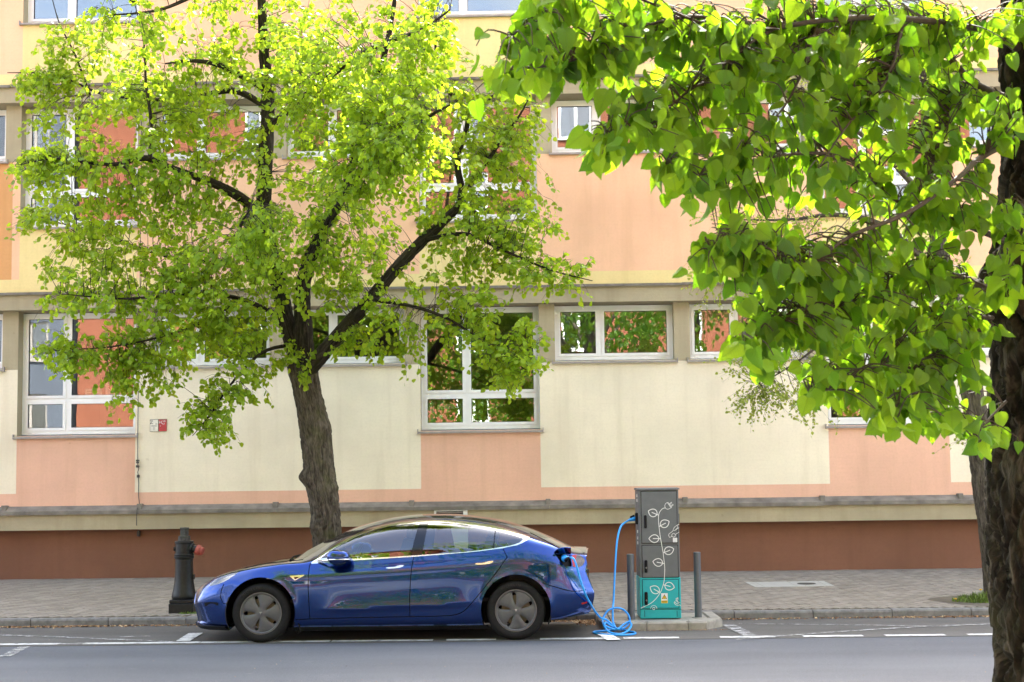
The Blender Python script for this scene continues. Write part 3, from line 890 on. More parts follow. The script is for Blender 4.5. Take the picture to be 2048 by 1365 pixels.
# windshield foot and rear-glass foot, as plan curves
ws = [(u, t_of_v(u, v)) for u, v in ((0.47, .70), (0.40, .60), (.33, .46), (.275, .30), (.245, .15))] + [(.235, 1.0)]
rg = [(3.30, 1.0)] + [(u, t_of_v(u, v)) for u, v in ((3.295, .2), (3.27, .38), (3.235, .52))]
POLY['topglass'] = rl + rg[::-1] + ws[::-1]
def arc_poly(wu):
    # arch edge in (u,t): walk round the circle in side view
    out = []
    for a in np.linspace(-40, 220, 66):
        uu = wu + 0.392 * math.cos(R_(a)); zz = WZ + 0.012 + 0.392 * math.sin(R_(a))
        ts = np.linspace(0, 0.6, 500)
        S = SURF(np.full(500, uu), ts)
        t_ = float(np.interp(zz, S[:, 2], ts)) if zz > S[0, 2] else -0.05
        out.append((uu, t_))
    return out
POLY['arch_f'] = arc_poly(0.0); POLY['arch_r'] = arc_poly(WB)
rockb = [(u, 0.012) for u in np.linspace(0.3, 2.6, 24)]
# ---- one triangulation of the whole flank
TS = 2.2
pts, edges = [], []
def addpoly(pl, closed=True):
    b = len(pts); n = len(pl)
    # resample long edges
    q = []
    for i in range(n if closed else n - 1):
        a = np.array(pl[i]); c_ = np.array(pl[(i + 1) % n])
        m_ = max(1, int(np.hypot(c_[0] - a[0], (c_[1] - a[1]) * TS) / 0.035))
        for j in range(m_): q.append(a + (c_ - a) * j / m_)
    if not closed: q.append(np.array(pl[-1]))
    for p in q: pts.append((p[0], min(max(p[1], 0.0), 1.0) * TS))
    for i in range(len(q) - (0 if closed else 1)):
        edges.append((b + i, b + (i + 1) % len(q)))
for k in POLY: addpoly(POLY[k])
for g in GAPS: addpoly(g)
us = np.concatenate([np.linspace(U0, -0.4, 22), np.linspace(-0.4, 3.3, 104)[1:], np.linspace(3.3, U1, 24)[1:]])
tsg = np.concatenate([np.linspace(0, 0.12, 7), np.linspace(0.12, 1, 48)[1:]])
for u in us:
    for t_ in tsg:
        pts.append((float(u), float(t_) * TS))
vo, eo, fo, _, _, _ = delaunay_2d_cdt([Vector(p) for p in pts], edges, [], 0, 1e-5)
vo = np.array([(p.x, p.y / TS) for p in vo])
fo = np.array([tuple(f) for f in fo])
cen = vo[fo].mean(1)
def inpoly(pl, q):
    pl = np.array(pl); x, y = q[:, 0], q[:, 1]; r = np.zeros(len(q), bool)
    n = len(pl)
    for i in range(n):
        x1, y1 = pl[i]; x2, y2 = pl[(i + 1) % n]
        c_ = ((y1 > y) != (y2 > y)) & (x < (x2 - x1) * (y - y1) / (y2 - y1 + 1e-15) + x1)
        r ^= c_
    return r
IN = {k: inpoly(v, cen) for k, v in POLY.items()}
ingap = np.zeros(len(cen), bool)
for g in GAPS: ingap |= inpoly(g, cen)
FE, ME, BE, HE, BR, BF = (invs(x) for x in (front_edge, mid_edge, bottom_edge, hood_edge, bump_r, bump_f))
DK = invs(deck)
doorF = invs([front_edge[0]] + front_edge[1:] + [p for p in bottom_edge if 620 < p[0] < 820] + mid_edge[::-1] + [(763, 1117), (700, 1120), (624, 1127)])
doorR = invs(mid_edge + [p for p in bottom_edge if p[0] > 820] + rear_edge[1:] + [(967, 1100.8), (928, 1104.8), (877, 1109.2), (828, 1113)])
sill = [(0.30, 0.0)] + invs([p for p in bottom_edge if p[0] < 925]) + [(2.62, 0.0)]
hood_p = [(U0 - .1, 1.01), (U0 - .1, 0.62)] + invs([(404, 1172), (420, 1164), (440, 1153.5), (470, 1141)]) + HE + ws + [(.235, 1.01)]
bumpR_p = BR + [(U1 + .1, BR[-1][1]), (U1 + .1, -.01), (3.1, -.01), (3.1, BR[0][1])]
bumpF_p = [(U0 - .1, 0.62)] + [(-.80, .60)] + BF + [(-.2, BF[-1][1]), (-.2, -.01), (U0 - .1, -.01)]
deck_p = [(3.30, 1.01)] + rg[1:] + DK[1:] + [(3.62, DK[-1][1] - .01), (U1 + .1, DK[-1][1] - .02), (U1 + .1, 1.01)]
INP = {k: inpoly(v, cen) for k, v in dict(doorF=doorF, doorR=doorR, sill=sill, hood=hood_p, bumpR=bumpR_p, bumpF=bumpF_p, deck=deck_p).items()}
reg = np.full(len(cen), 'body', dtype=object)
mu = cen[:, 0]
reg[mu < 1.0] = 'fender'; reg[mu >= 1.0] = 'quarter'
reg[INP['bumpF']] = 'front_bumper'; reg[INP['bumpR']] = 'rear_bumper'
reg[INP['deck']] = 'tailgate'
reg[INP['sill']] = 'sill'; reg[INP['doorF']] = 'door_f'; reg[INP['doorR']] = 'door_r'; reg[INP['hood']] = 'hood'
reg[IN['dlo_out'] & ~IN['dlo_in']] = 'chrome'
reg[(cen[:, 1] > 0.55) & (mu > 0.5) & (mu < 3.2) & (np.isin(reg, ['quarter', 'fender', 'body']))] = 'roof_rail'
reg[IN['topglass']] = 'topglass'
reg[ingap & ~IN['dlo_out']] = 'gap'
reg[IN['dlo_in']] = 'glass'
splitu = np.interp(cen[:, 1], *zip(*sorted([(p[1], p[0]) for p in invs([(830, 1112.5), (849, 1045)])])))
reg[IN['dlo_in'] & (mu < splitu)] = 'glass_f'; reg[IN['dlo_in'] & (mu >= splitu)] = 'glass_r'
qdiv = invs([(987, 1098), (991, 1059.5)]); splq = np.interp(cen[:, 1], [qdiv[0][1], qdiv[1][1]], [qdiv[0][0], qdiv[1][0]])
reg[IN['dlo_in'] & (mu >= splq)] = 'glass_q'
reg[IN['dlo_in'] & IN['pillar']] = 'pillar'; reg[IN['dlo_in'] & IN['divider']] = 'divider'
reg[IN['headlight']] = 'headlight'; reg[IN['tail']] = 'tail'; reg[IN['tail'] & (cen[:, 0] > inv(1153, 1122)[0])] = 'tail2'; reg[IN['port']] = 'port'
reg[(reg == 'topglass') & (mu < np.interp(cen[:, 1], [0.7, 1.0], [1.28, 1.02]))] = 'windshield'
reg[(reg == 'topglass') & (mu > 2.02)] = 'rear_glass'
drop = IN['arch_f'] | IN['arch_r']
reg[drop] = 'none'
S3 = SURF(vo[:, 0], vo[:, 1]); N3 = snorm(vo[:, 0], vo[:, 1])

# ---- materials
def carpaint():
    t = NT('blue_car_paint')
    c = t.geo()
    fl = t.noise(c, 900, 2, 0.5)
    p = t.bsdf(t.ramp(fl, [(0.3, (0.001, 0.024, 0.145)), (0.7, (0.002, 0.046, 0.24))]), 0.2)
    p.inputs['Metallic'].default_value = 1.0
    p.inputs['Coat Weight'].default_value = 1.0
    p.inputs['Coat Roughness'].default_value = 0.02
    p.inputs['Coat IOR'].default_value = 1.55
    return t.mat
MATS['paint'] = carpaint()
MATS['chrome'] = plain('satin_chrome', (0.75, 0.74, 0.73), 0.18, 0.02, 5, Metallic=1.0)
MATS['gloss_black'] = plain('gloss_black', (0.004, 0.004, 0.005), 0.08, 0.1, 5)
MATS['matt_black'] = plain('matt_black_plastic', (0.006, 0.006, 0.0065), 0.6, 0.2, 20, Specular_IOR_Level=0.15)
MATS['rubber'] = plain('tyre_rubber', (0.010, 0.010, 0.0105), 0.7, 0.25, 40, Specular_IOR_Level=0.2)
MATS['aero'] = plain('grey_wheel_cover', (0.085, 0.086, 0.092), 0.36, 0.08, 20, Specular_IOR_Level=0.35)
MATS['alloy'] = plain('wheel_alloy', (0.16, 0.16, 0.165), 0.4, 0.05, 20, Metallic=0.9)
MATS['brake'] = plain('brake_metal', (0.16, 0.14, 0.10), 0.5, 0.2, 20)
MATS['carglass'] = glass('car_side_glass', 0.08, (0.62, 0.68, 0.63), 0.0)
MATS['topglass'] = glass('car_roof_glass', 0.03, (0.10, 0.11, 0.12), 0.0)
MATS['wsglass'] = glass('car_windshield', 0.03, (0.55, 0.6, 0.57), 0.0)
MATS['cabin'] = plain('cabin_trim', (0.02, 0.02, 0.022), 0.6, 0.1, 9, Specular_IOR_Level=0.15)
MATS['seat'] = plain('seat_vinyl', (0.012, 0.012, 0.013), 0.45, 0.1, 9)
MATS['lamp'] = glass('lamp_lens', 0.06, (0.9, 0.9, 0.9), 0.0)
MATS['reflector'] = plain('lamp_reflector', (0.6, 0.58, 0.55), 0.2, 0.3, 60, Metallic=0.9)
MATS['red_lens'] = plain('red_lamp_lens', (0.35, 0.015, 0.012), 0.12, 0.2, 30)
MATS['smoke'] = plain('smoky_lens', (0.10, 0.075, 0.065), 0.1, 0.4, 50)
MATS['blue_rubber'] = plain('blue_cable', (0.018, 0.29, 0.78), 0.4, 0.08, 30)

car = thing('parked_car', (CXF + WB / 2, YC, 0), 'dark blue fastback saloon parked at the kerb with its charging flap open', 'car')
def skin_part(names, name, mat, parent, side, off=0.0):
    sel = np.isin(reg, names if isinstance(names, (list, tuple)) else [names])
    fs = fo[sel]
    if len(fs) == 0: return None
    ids, invx = np.unique(fs, return_inverse=True)
    fs = invx.reshape(-1, 3)
    vv = S3[ids] + N3[ids] * off * np.where(N3[ids][:, 1:2] >= -2, 1, 1)
    nn = N3[ids].copy()
    w = c2w(vv, side)
    nw = np.stack([nn[:, 0], -side * nn[:, 1], nn[:, 2]], -1)
    # make the winding follow the outward normal
    a = w[fs[:, 1]] - w[fs[:, 0]]; b = w[fs[:, 2]] - w[fs[:, 0]]
    fnrm = np.cross(a, b)
    flip = (fnrm * nw[fs].mean(1)).sum(1) < 0
    fs[flip] = fs[flip][:, ::-1]
    mb = MB(); mb.v = [tuple(p) for p in w]; mb.f = [tuple(int(i) for i in f) for f in fs]; mb.m = [0] * len(fs)
    o = mb.build(name, mat, parent, smooth=True)
    o.data.normals_split_custom_set_from_vertices([tuple(x) for x in nw])
    return o
# orientation of N3: outward (v>0 on the flank)
flipn = np.where((N3[:, 1] + 0.6 * N3[:, 2]) < 0, -1.0, 1.0)
N3 = N3 * flipn[:, None]
for side in (1, -1):
    for nm, part_name, mat in (('fender', 'front_fender', 'paint'), ('quarter', 'rear_fender', 'paint'), ('front_bumper', 'front_bumper', 'paint'), ('rear_bumper', 'rear_bumper', 'paint'),
                               ('tailgate', 'boot_lid', 'paint'), ('sill', 'sill_panel', 'paint'), ('hood', 'bonnet', 'paint'), ('roof_rail', 'roof_rail', 'paint'),
                               ('chrome', 'window_trim', 'chrome'), ('pillar', 'door_pillar', 'gloss_black'), ('divider', 'window_bar', 'gloss_black'), ('windshield', 'windscreen', 'wsglass'), ('topglass', 'glass_roof', 'topglass'),
                               ('rear_glass', 'rear_window', 'topglass'), ('glass_q', 'quarter_window', 'carglass')):
        skin_part(nm, part_name, MATS[mat], car, side)
    skin_part('gap', 'door_seal', MATS['matt_black'], car, side, -0.008)
    for dn, gl in (('door_f', 'glass_f'), ('door_r', 'glass_r')):
        d = skin_part(dn, 'door', MATS['paint'], car, side)
        assert d is not None, (dn, side)
        skin_part(gl, 'door_window', MATS['carglass'], d, side, -0.004)
        # handle
        h = [(772, 1137.4), (772.5, 1135.8), (778, 1135.3), (789, 1134.6), (795, 1132.7), (800, 1131.2), (807, 1130.8), (808, 1131.6), (806, 1133.8), (800, 1136.2), (790, 1137.5), (778, 1138.2)]
        if dn == 'door_r': h = [(a + 178.6, b - 8.2) for a, b in h]
        q = invs(h); A = np.array(q)
        s0 = SURF(A[:, 0], A[:, 1]); n0 = snorm(A[:, 0], A[:, 1]); n0 = n0 * np.where(n0[:, 1:2] < 0, -1, 1)
        hm = MB(); top = c2w(s0 + n0 * 0.008, side); bot = c2w(s0 - n0 * 0.004, side); k = len(q)
        ff = [tuple(range(k))] + [(i, i + k, (i + 1) % k + k, (i + 1) % k) for i in range(k)]
        hm.add(list(top) + list(bot), ff)
        hm.build('handle', MATS['chrome'], d, smooth=True, autosmooth=50)
    # headlight: reflector bowl and lens
    hl_ = skin_part('headlight', 'headlight', MATS['lamp'], car, side, 0.001)
    skin_part('headlight', 'reflector', MATS['reflector'], hl_, side, -0.025)
    tl = skin_part('tail', 'tail_lamp', MATS['red_lens'], car, side, 0.002)
    skin_part('tail2', 'clear_lens', MATS['smoke'], tl, side, 0.002)
# charging port on the near side: a dark recess, an open flap, and on the far side plain paint
skin_part('port', 'rear_fender_patch', MATS['paint'], car, -1)
skin_part('port', 'charge_port', MATS['matt_black'], car, 1, -0.035)
fl = [(1104, 1104.5), (1112, 1101), (1124, 1097.5), (1142.5, 1094.8), (1142, 1098.5), (1141, 1103.5), (1128, 1104.8), (1114, 1105.4)]
q = np.array(invs([(1108, 1109), (1114, 1108.4), (1124, 1108), (1133, 1108.5), (1142, 1109.5)]))
s0 = c2w(SURF(q[:, 0], q[:, 1]))
outer = s0 + np.array([[0, -0.035, 0.02], [0, -.075, .055], [0, -.085, .07], [0, -.085, .075], [0.0, -.07, .075]])
mb = MB(); k = len(q)
mb.add(list(s0) + list(outer) + list(s0 + [0, .004, .007]) + list(outer + [0, .004, .007]),
       [(i, i + 1, i + 1 + k, i + k) for i in range(k - 1)] + [(i + 2 * k, i + 3 * k, i + 1 + 3 * k, i + 1 + 2 * k) for i in range(k - 1)] + [(i + k, i + 1 + k, i + 1 + 3 * k, i + 3 * k) for i in range(k - 1)] + [(0, k, 3 * k, 2 * k), (k - 1, 3 * k - 1, 4 * k - 1, 2 * k - 1)])
mb.build('charge_flap', MATS['paint'], car, smooth=True, autosmooth=40)
# ---- end caps
def cap(u, sgn, name, bulge, zlo, zhi, mat, nv=14):
    ts = np.linspace(0, 1, 90)
    S = SURF(np.full(90, u), ts)
    keep = (S[:, 2] >= zlo) & (S[:, 2] <= zhi)
    S = S[keep]
    rows = []
    for s_ in np.linspace(1, -1, 2 * nv + 1):
        Q = S.copy(); Q[:, 1] = S[:, 1] * s_
        Q[:, 0] += sgn * bulge * (1 - s_ * s_)
        rows.append(c2w(Q))
    m_ = MB(); n = len(S)
    m_.v = [tuple(p) for r in rows for p in r]
    f = [(a * n + i, a * n + i + 1, (a + 1) * n + i + 1, (a + 1) * n + i) for a in range(2 * nv) for i in range(n - 1)]
    m_.f = f if sgn > 0 else [x[::-1] for x in f]; m_.m = [0] * len(f)
    o = m_.build(name, mat, car, smooth=True)
    return o
cap(U0, -1, 'nose_panel', 0.035, 0, 2, MATS['paint'])
cap(U1, 1, 'tail_panel', 0.02, 0, 2, MATS['paint'])
# lower lip, sill blade, plates, vents, repeater, reflectors
def cw(u, v, z): return (CXF + u, YC - v, z)
def skinbox(pxpoly, name, mat, parent, out=0.006, inn=-0.004):
    q = np.array(invs(pxpoly)); s0 = SURF(q[:, 0], q[:, 1]); n0 = snorm(q[:, 0], q[:, 1]); n0 = n0 * np.where(n0[:, 1:2] < 0, -1, 1)
    k = len(q)
    for side in (1, -1):
        m_ = MB(); m_.add(list(c2w(s0 + n0 * out, side)) + list(c2w(s0 + n0 * inn, side)), [tuple(range(k))] + [(i, i + k, (i + 1) % k + k, (i + 1) % k) for i in range(k)])
        m_.build(name, mat, parent, smooth=False)
skinbox([(579, 1152.5), (594, 1151.5), (609.5, 1150.8), (599, 1156.5), (589.8, 1161.4), (585, 1157.5)], 'side_repeater', MATS['chrome'], car, 0.007)
skinbox([(587, 1155.2), (601, 1153.2), (590.5, 1159.6)], 'repeater_lens', MATS['gloss_black'], car, 0.0085)
skinbox([(409, 1205.5), (420, 1204.5), (436, 1205.5), (437, 1211), (424, 1213), (410, 1212.5)], 'bumper_vent', MATS['matt_black'], car, 0.003, -0.01)
skinbox([(1163, 1206), (1170, 1204.8), (1174, 1203.4), (1174, 1206.2), (1170, 1207.6), (1163.5, 1209)], 'rear_reflector', MATS['red_lens'], car, 0.004)
for side in (1, -1):
    m_ = MB()
    path = [(-.855, .30 * side), (-.84, .5 * side), (-.785, .70 * side), (-.66, .82 * side), (-.42, .875 * side)]
    top = [cw(u, v, .205 - .02 * i / 4) for i, (u, v) in enumerate(path)]; bot = [cw(u + .05, v * .97, .165 - .025 * i / 4) for i, (u, v) in enumerate(path)]
    inn = [cw(u + .14, v * .86, .215) for u, v in path]
    n = len(path)
    m_.add(top + bot + inn, [(i, i + 1, i + 1 + n, i + n) for i in range(n - 1)] + [(i + n, i + 1 + n, i + 1 + 2 * n, i + 2 * n) for i in range(n - 1)] + [(i + 2 * n, i + 1 + 2 * n, i + 1, i) for i in range(n - 1)])
    m_.build('bumper_lip', MATS['matt_black'], car, smooth=True, autosmooth=40)
    m_ = MB()
    uu = np.linspace(.36, 2.56, 20)
    for zz0, zz1, dv in ((0.125, 0.172, 0.07),):
        for a, b in zip(uu[:-1], uu[1:]):
            m_.add([cw(a, side * (fW(a) - dv), zz1), cw(b, side * (fW(b) - dv), zz1), cw(b, side * (fW(b) - dv - .035), zz0), cw(a, side * (fW(a) - dv - .035), zz0)], [(0, 1, 2, 3)])
    m_.build('sill_blade', MATS['matt_black'], car, smooth=True)
    MB().prism_x([(YC - side * .86, .10), (YC - side * .70, .10), (YC - side * .70, .30), (YC - side * .88, .25)], CXF + .405, CXF + .412).add([cw(.41, side * .90, .24), cw(.44, side * .89, .13), cw(.47, side * .885, .115), cw(.44, side * .895, .20)], [(0, 1, 2, 3)]).build('mud_flap', MATS['matt_black'], car)
MB().cbox(CXF - .895, CXF - .872, YC - .26, YC + .26, .36, .47, .004).build('number_plate', MATS['gloss_black'], car)
MB().cbox(CXF + 3.69, CXF + 3.725, YC - .26, YC + .26, .63, .745, .004).build('number_plate', MATS['gloss_black'], car)
# spoiler lip
m_ = MB()
for i, v in enumerate(np.linspace(-.60, .60, 17)):
    e = 1 - (v / .62) ** 2
    uo_ = 3.665 + .045 * e
    m_.v += [cw(3.52, v, fz_top(3.54) - .022 - .055 * (v / .6) ** 2), cw(uo_, v, .992 - .035 * (v / .6) ** 2), cw(uo_ - .005, v, .975 - .035 * (v / .6) ** 2), cw(3.54, v, .93 - .05 * (v / .6) ** 2)]
for i in range(16):
    for k in range(3):
        m_.f.append((4 * i + k, 4 * i + 4 + k, 4 * i + 5 + k, 4 * i + 1 + k)[::-1]); m_.m.append(0)
m_.build('spoiler', MATS['paint'], car, smooth=True, autosmooth=40)
# underbody and wheel housings
ub = MB()
for a, b, hw in ((-.70, -.40, .60), (.42, WB - .42, .80), (WB + .40, 3.45, .66)):
    ub.box(CXF + a, CXF + b, YC - hw, YC + hw, .21 if hw < .7 else .17, .42)
ub.box(CXF - .40, CXF + .42, YC - .52, YC + .52, .16, .62); ub.box(CXF + WB - .42, CXF + WB + .40, YC - .52, YC + .52, .16, .62)
ub.build('underbody', MATS['matt_black'], car)
for side in (1, -1):
    for wu in (0, WB):
        m_ = MB()
        aa = np.linspace(-25, 205, 24)
        r = .405
        for i, a in enumerate(aa):
            for vv, rr in ((.905, .392), (.90, r), (.52, r)):
                zz = WZ + .012 + rr * math.sin(R_(a))
                m_.v.append(cw(wu + rr * math.cos(R_(a)), side * vv, zz))
        for i in range(len(aa) - 1):
            for k in range(2):
                m_.f.append((3 * i + k, 3 * i + 3 + k, 3 * i + 4 + k, 3 * i + 1 + k)); m_.m.append(0)
        m_.build('wheel_arch_liner', MATS['matt_black'], car, smooth=True)
# ---- wheels
def ring_text(word, r, a0, step, z, size):
    pass
def make_wheel():
    w = bpy.data.objects.new('wheel', None)
    # lathe profiles along -y (outer face towards the street); y=0 is the outer tyre plane
    tyre = [(.232, .020), (.245, .010), (.262, .004), (.285, .0), (.305, .006), (.318, .018), (.327, .032), (.333, .055), (.334, .115), (.333, .175), (.325, .205), (.30, .225), (.25, .22), (.232, .20)]
    ty = MB().lathe(tyre, 72, axis='y')
    rim = MB().lathe([(.232, .020), (.236, .012), (.229, .012), (.225, .02), (.222, .05), (.215, .09), (.21, .20), (.232, .20)], 64, axis='y')
    disc = MB().lathe([(.05, .085), (.165, .085), (.165, .105), (.05, .105)], 48, axis='y')
    cal = MB()
    for a in (-30,):
        pass
    # cover with five curved slots
    ptl, ed = [], []
    slots = []
    for k in range(5):
        a0 = R_(72 * k + 99)
        pl = []
        for r, w in ((.062, .004), (.085, -.006), (.12, -.012), (.155, -.012), (.185, -.008), (.200, .006), (.203, .024), (.190, .036), (.160, .034), (.125, .028), (.09, .018)):
            pl.append((r * math.cos(a0) - w * math.sin(a0), r * math.sin(a0) + w * math.cos(a0)))
        slots.append(pl)
        b = len(ptl); ptl += pl; ed += [(b + i, b + (i + 1) % len(pl)) for i in range(len(pl))]
    for r, n in ((.0, 1), (.02, 10), (.036, 16), (.055, 24), (.075, 30), (.095, 40), (.115, 46), (.135, 52), (.155, 58), (.175, 64), (.195, 70), (.21, 72), (.222, 72), (.2285, 72)):
        b = len(ptl)
        for i in range(n): ptl.append((r * math.cos(2 * math.pi * i / n), r * math.sin(2 * math.pi * i / n)))
        if r == .2285: ed += [(b + i, b + (i + 1) % n) for i in range(n)]
    vo2, _, fo2, _, _, _ = delaunay_2d_cdt([Vector(p) for p in ptl], ed, [], 0, 1e-6)
    V = np.array([(p.x, p.y) for p in vo2]); F = np.array([tuple(f) for f in fo2])
    C = V[F].mean(1); kill = np.zeros(len(C), bool)
    for pl in slots: kill |= inpoly(pl, C)
    F = F[~kill]
    r = np.hypot(V[:, 0], V[:, 1]); a = np.degrees(np.arctan2(V[:, 1], V[:, 0]))
    ph = ((a - 99 - 5) % 72) / 72           # 0 just past a slot .. 1 before the next
    tilt = sstep(r, .05, .10) * (1 - sstep(r, .19, .222))
    y = .030 - 0.018 * (1 - (r / .2285) ** 2) + tilt * 0.030 * (np.abs(ph - .5) * 2) ** 3 - tilt * .006
    y = np.where(r > .221, .014, y); y = np.where(r < .034, .006, y)
    cov = MB(); cov.v = [(p[0], yy, p[1]) for p, yy in zip(V, y)]; cov.f = [tuple(int(i) for i in f) for f in F]; cov.m = [0] * len(F)
    # slot walls
    for pl in slots:
        n = len(pl); b = len(cov.v)
        for p in pl:
            rr = math.hypot(*p); yy = .030 - .018 * (1 - (rr / .2285) ** 2)
            cov.v += [(p[0], yy + .012, p[1]), (p[0] * .98, yy + .045, p[1] * .98)]
        for i in range(n):
            j = (i + 1) % n
            cov.f.append((b + 2 * i, b + 2 * j, b + 2 * j + 1, b + 2 * i + 1)); cov.m.append(0)
    spk = MB()
    for k in range(5):
        a0 = R_(72 * k + 63)
        for s_ in (-1, 1):
            p0 = (.06 * math.cos(a0), .075, .06 * math.sin(a0)); p1 = (.21 * math.cos(a0 + s_ * .22), .075, .21 * math.sin(a0 + s_ * .22))
            spk.tube([p0, p1], .016, 6)
    emb = MB()
    # small three-stroke emblem on the hub cap
    emb.prism_y([(-.016, .014), (.016, .014), (.014, .008), (.004, .0095), (0, -.018), (-.004, .0095), (-.014, .008)][::-1], .003, .0058)
    return dict(tyre=ty, rim=rim, disc=disc, cover=cov, spokes=spk, emblem=emb)
WP = make_wheel()
letters = []
def text_mesh(body, size):
    cu = bpy.data.curves.new('text', 'FONT'); cu.body = body; cu.size = size; cu.align_x = 'CENTER'; cu.align_y = 'CENTER'
    ob = bpy.data.objects.new('text', cu); COL.objects.link(ob)
    dg = bpy.context.evaluated_depsgraph_get(); dg.update()
    ev = ob.evaluated_get(dg); me = ev.to_mesh()
    v = [tuple(x.co) for x in me.vertices]; f = [tuple(p.vertices) for p in me.polygons]
    ev.to_mesh_clear(); bpy.data.objects.remove(ob); bpy.data.curves.remove(cu)
    return v, f
tl_ = MB()
for rep, a0 in ((0, 128),):
    word = 'MICHELIN'
    for i, ch in enumerate(word):
        a = R_(a0 - i * 5.6)
        v, f = text_mesh(ch, .040)
        tl_.add([((.287 + y) * math.cos(a - x / .287), -.0012, (.287 + y) * math.sin(a - x / .287)) for x, y, _ in v], [tuple(q) for q in f])
MATS['tyre_letters'] = plain('tyre_lettering', (0.006, 0.006, 0.006), 0.35, 0.1, 20)
random.seed(5)
wheel_first = None
for wu in (0.0, WB):
    for side in (1, -1):
        w = MB(); w.v, w.f, w.m = WP['tyre'].v[:], WP['tyre'].f[:], WP['tyre'].m[:]
        parts = {}
        if wheel_first is None:
            wo_ = WP['rim'].build('wheel', MATS['alloy'], car, smooth=True, autosmooth=40, local=True)
            WP['tyre'].build('tyre', MATS['rubber'], wo_, smooth=True, autosmooth=50, local=True)
            WP['cover'].build('wheel_cover', MATS['aero'], wo_, smooth=True, autosmooth=35, local=True)
            WP['disc'].build('brake_disc', MATS['brake'], wo_, smooth=True, autosmooth=40, local=True)
            WP['spokes'].build('spokes', MATS['alloy'], wo_, smooth=True, local=True)
            WP['emblem'].build('hub_emblem', MATS['chrome'], wo_, local=True)
            tl_.build('tyre_lettering', MATS['tyre_letters'], wo_, local=True)
            wheel_first = wo_
        else: wo_ = copy_tree(wheel_first, car)
        wo_.location = Vector(cw(wu, side * .905, WZ)) - wloc(car)
        roll = R_(-5 if wu == 0 else 7)
        wo_.rotation_euler = (0, roll, 0) if side == 1 else (0, roll, math.pi)
# ---- mirror
def blob(px_out, D, depth, name, mat, parent, side):
    pass
for side in (1, -1):
    out = [(651.5, 1115), (654, 1108.5), (658, 1102.8), (664, 1100.3), (676, 1100.4), (690, 1102.4), (695, 1104.5), (698, 1110), (699.3, 1117), (696, 1121), (690, 1126.5), (680, 1130.5), (670, 1131.5), (661, 1127.5), (655, 1120.5)]
    D0 = 14.93
    pts_ = [P(a, b, D0) for a, b in out]
    cpt = sum(pts_, Vector((0, 0, 0))) / len(pts_)
    m_ = MB(); n = len(out)
    prof = ((.25, -.052), (.62, -.045), (.88, -.026), (1.0, 0.01), (1.0, .055), (.93, .09), (.75, .10))
    for s_, dy in prof:
        for p in pts_:
            q = cpt + (p - cpt) * s_
            m_.v.append((q.x, q.y + dy, q.z))
    for k in range(len(prof) - 1):
        for i in range(n):
            j = (i + 1) % n
            m_.f.append((k * n + i, k * n + j, (k + 1) * n + j, (k + 1) * n + i)); m_.m.append(0)
    m_.f.append(tuple(range(n))[::-1]); m_.m.append(0)
    m_.f.append(tuple((len(prof) - 1) * n + i for i in range(n))); m_.m.append(0)
    if side == -1:
        m_.v = [(x, 2 * YC - y, z) for x, y, z in m_.v]; m_.f = [f[::-1] for f in m_.f]
    mo = m_.build('wing_mirror', MATS['paint'], car, smooth=True)
    b_ = MB()
    a1, a2 = P(640, 1121, 15.06), P(697, 1119.5, 14.90)
    for (p, q, r0, r1) in ((P(636, 1123, 15.13), P(662, 1121.5, 14.96), .016, .014), (P(657, 1119.8, 14.885), P(699, 1119.2, 14.885), .009, .007)):
        b_.tube([p, q], [r0, r1], 8)
    if side == -1: b_.v = [(x, 2 * YC - y, z) for x, y, z in b_.v]; b_.f = [f[::-1] for f in b_.f]
    b_.build('mirror_foot', MATS['chrome'], mo, smooth=True)
# ---- cabin
cab = MB()
cab.box(CXF + .30, CXF + 3.30, YC - .78, YC + .78, .43, .47)
cab.cbox(CXF + .42, CXF + .86, YC - .74, YC + .74, .48, .88, .06)
cab.cbox(CXF + 2.75, CXF + 3.3, YC - .72, YC + .72, .48, .98, .05)
cab.build('cabin_floor', MATS['cabin'], car)
def seat(u, v):
    m_ = MB()
    m_.cbox(CXF + u - .26, CXF + u + .26, YC - v - .25, YC - v + .25, .48, .66, .05)
    prof = [(.16, .60), (.30, .60), (.46, 1.12), (.34, 1.14)]
    m_.prism_y([(CXF + u + a, z) for a, z in prof], YC - v - .24, YC - v + .24)
    o = m_.build('seat', MATS['seat'], car)
    MB().cbox(CXF + u + .36, CXF + u + .47, YC - v - .13, YC - v + .13, 1.10, 1.27, .035).build('headrest', MATS['seat'], o)
for u, v in ((1.25, .37), (1.25, -.37), (2.2, .37), (2.2, -.37)): seat(u, v)
sw = MB()
ctr = Vector(cw(1.0, .37, .90)); ax = Vector((-1, 0, .45)).normalized(); e1 = Vector((0, 1, 0)); e2 = ax.cross(e1)
ring = [ctr + (e1 * math.cos(a) + e2 * math.sin(a)) * .18 for a in np.linspace(0, 2 * math.pi, 25)]
sw.tube(ring, .015, 6, caps=False); sw.tube([ctr - e1 * .17, ctr + e1 * .17], .014, 6)
sw.build('steering_wheel', MATS['cabin'], car, smooth=True)
MB().cbox(CXF + .78, CXF + .80, YC - .17, YC + .17, .86, 1.05, .006).build('dash_screen', MATS['gloss_black'], car)
wi = MB().tube([cw(.27, .55, .905), cw(.245, .2, .925), cw(.26, -.2, .925)], .012, 6); wi.build('wiper', MATS['matt_black'], car)
# note lying against the rear side window
a = [P(x, y, 15.36) for x, y in ((902, 1056), (936, 1056.5), (936, 1097), (910, 1098))]
m_ = MB().add([tuple(p) for p in a] + [tuple(p + Vector((0, .003, 0))) for p in a], [(0, 1, 2, 3), (7, 6, 5, 4)])
nt = m_.build('paper_notice', MATS['paper']); tag(nt, 'white paper notice propped behind the rear side window of the blue car', 'notice')
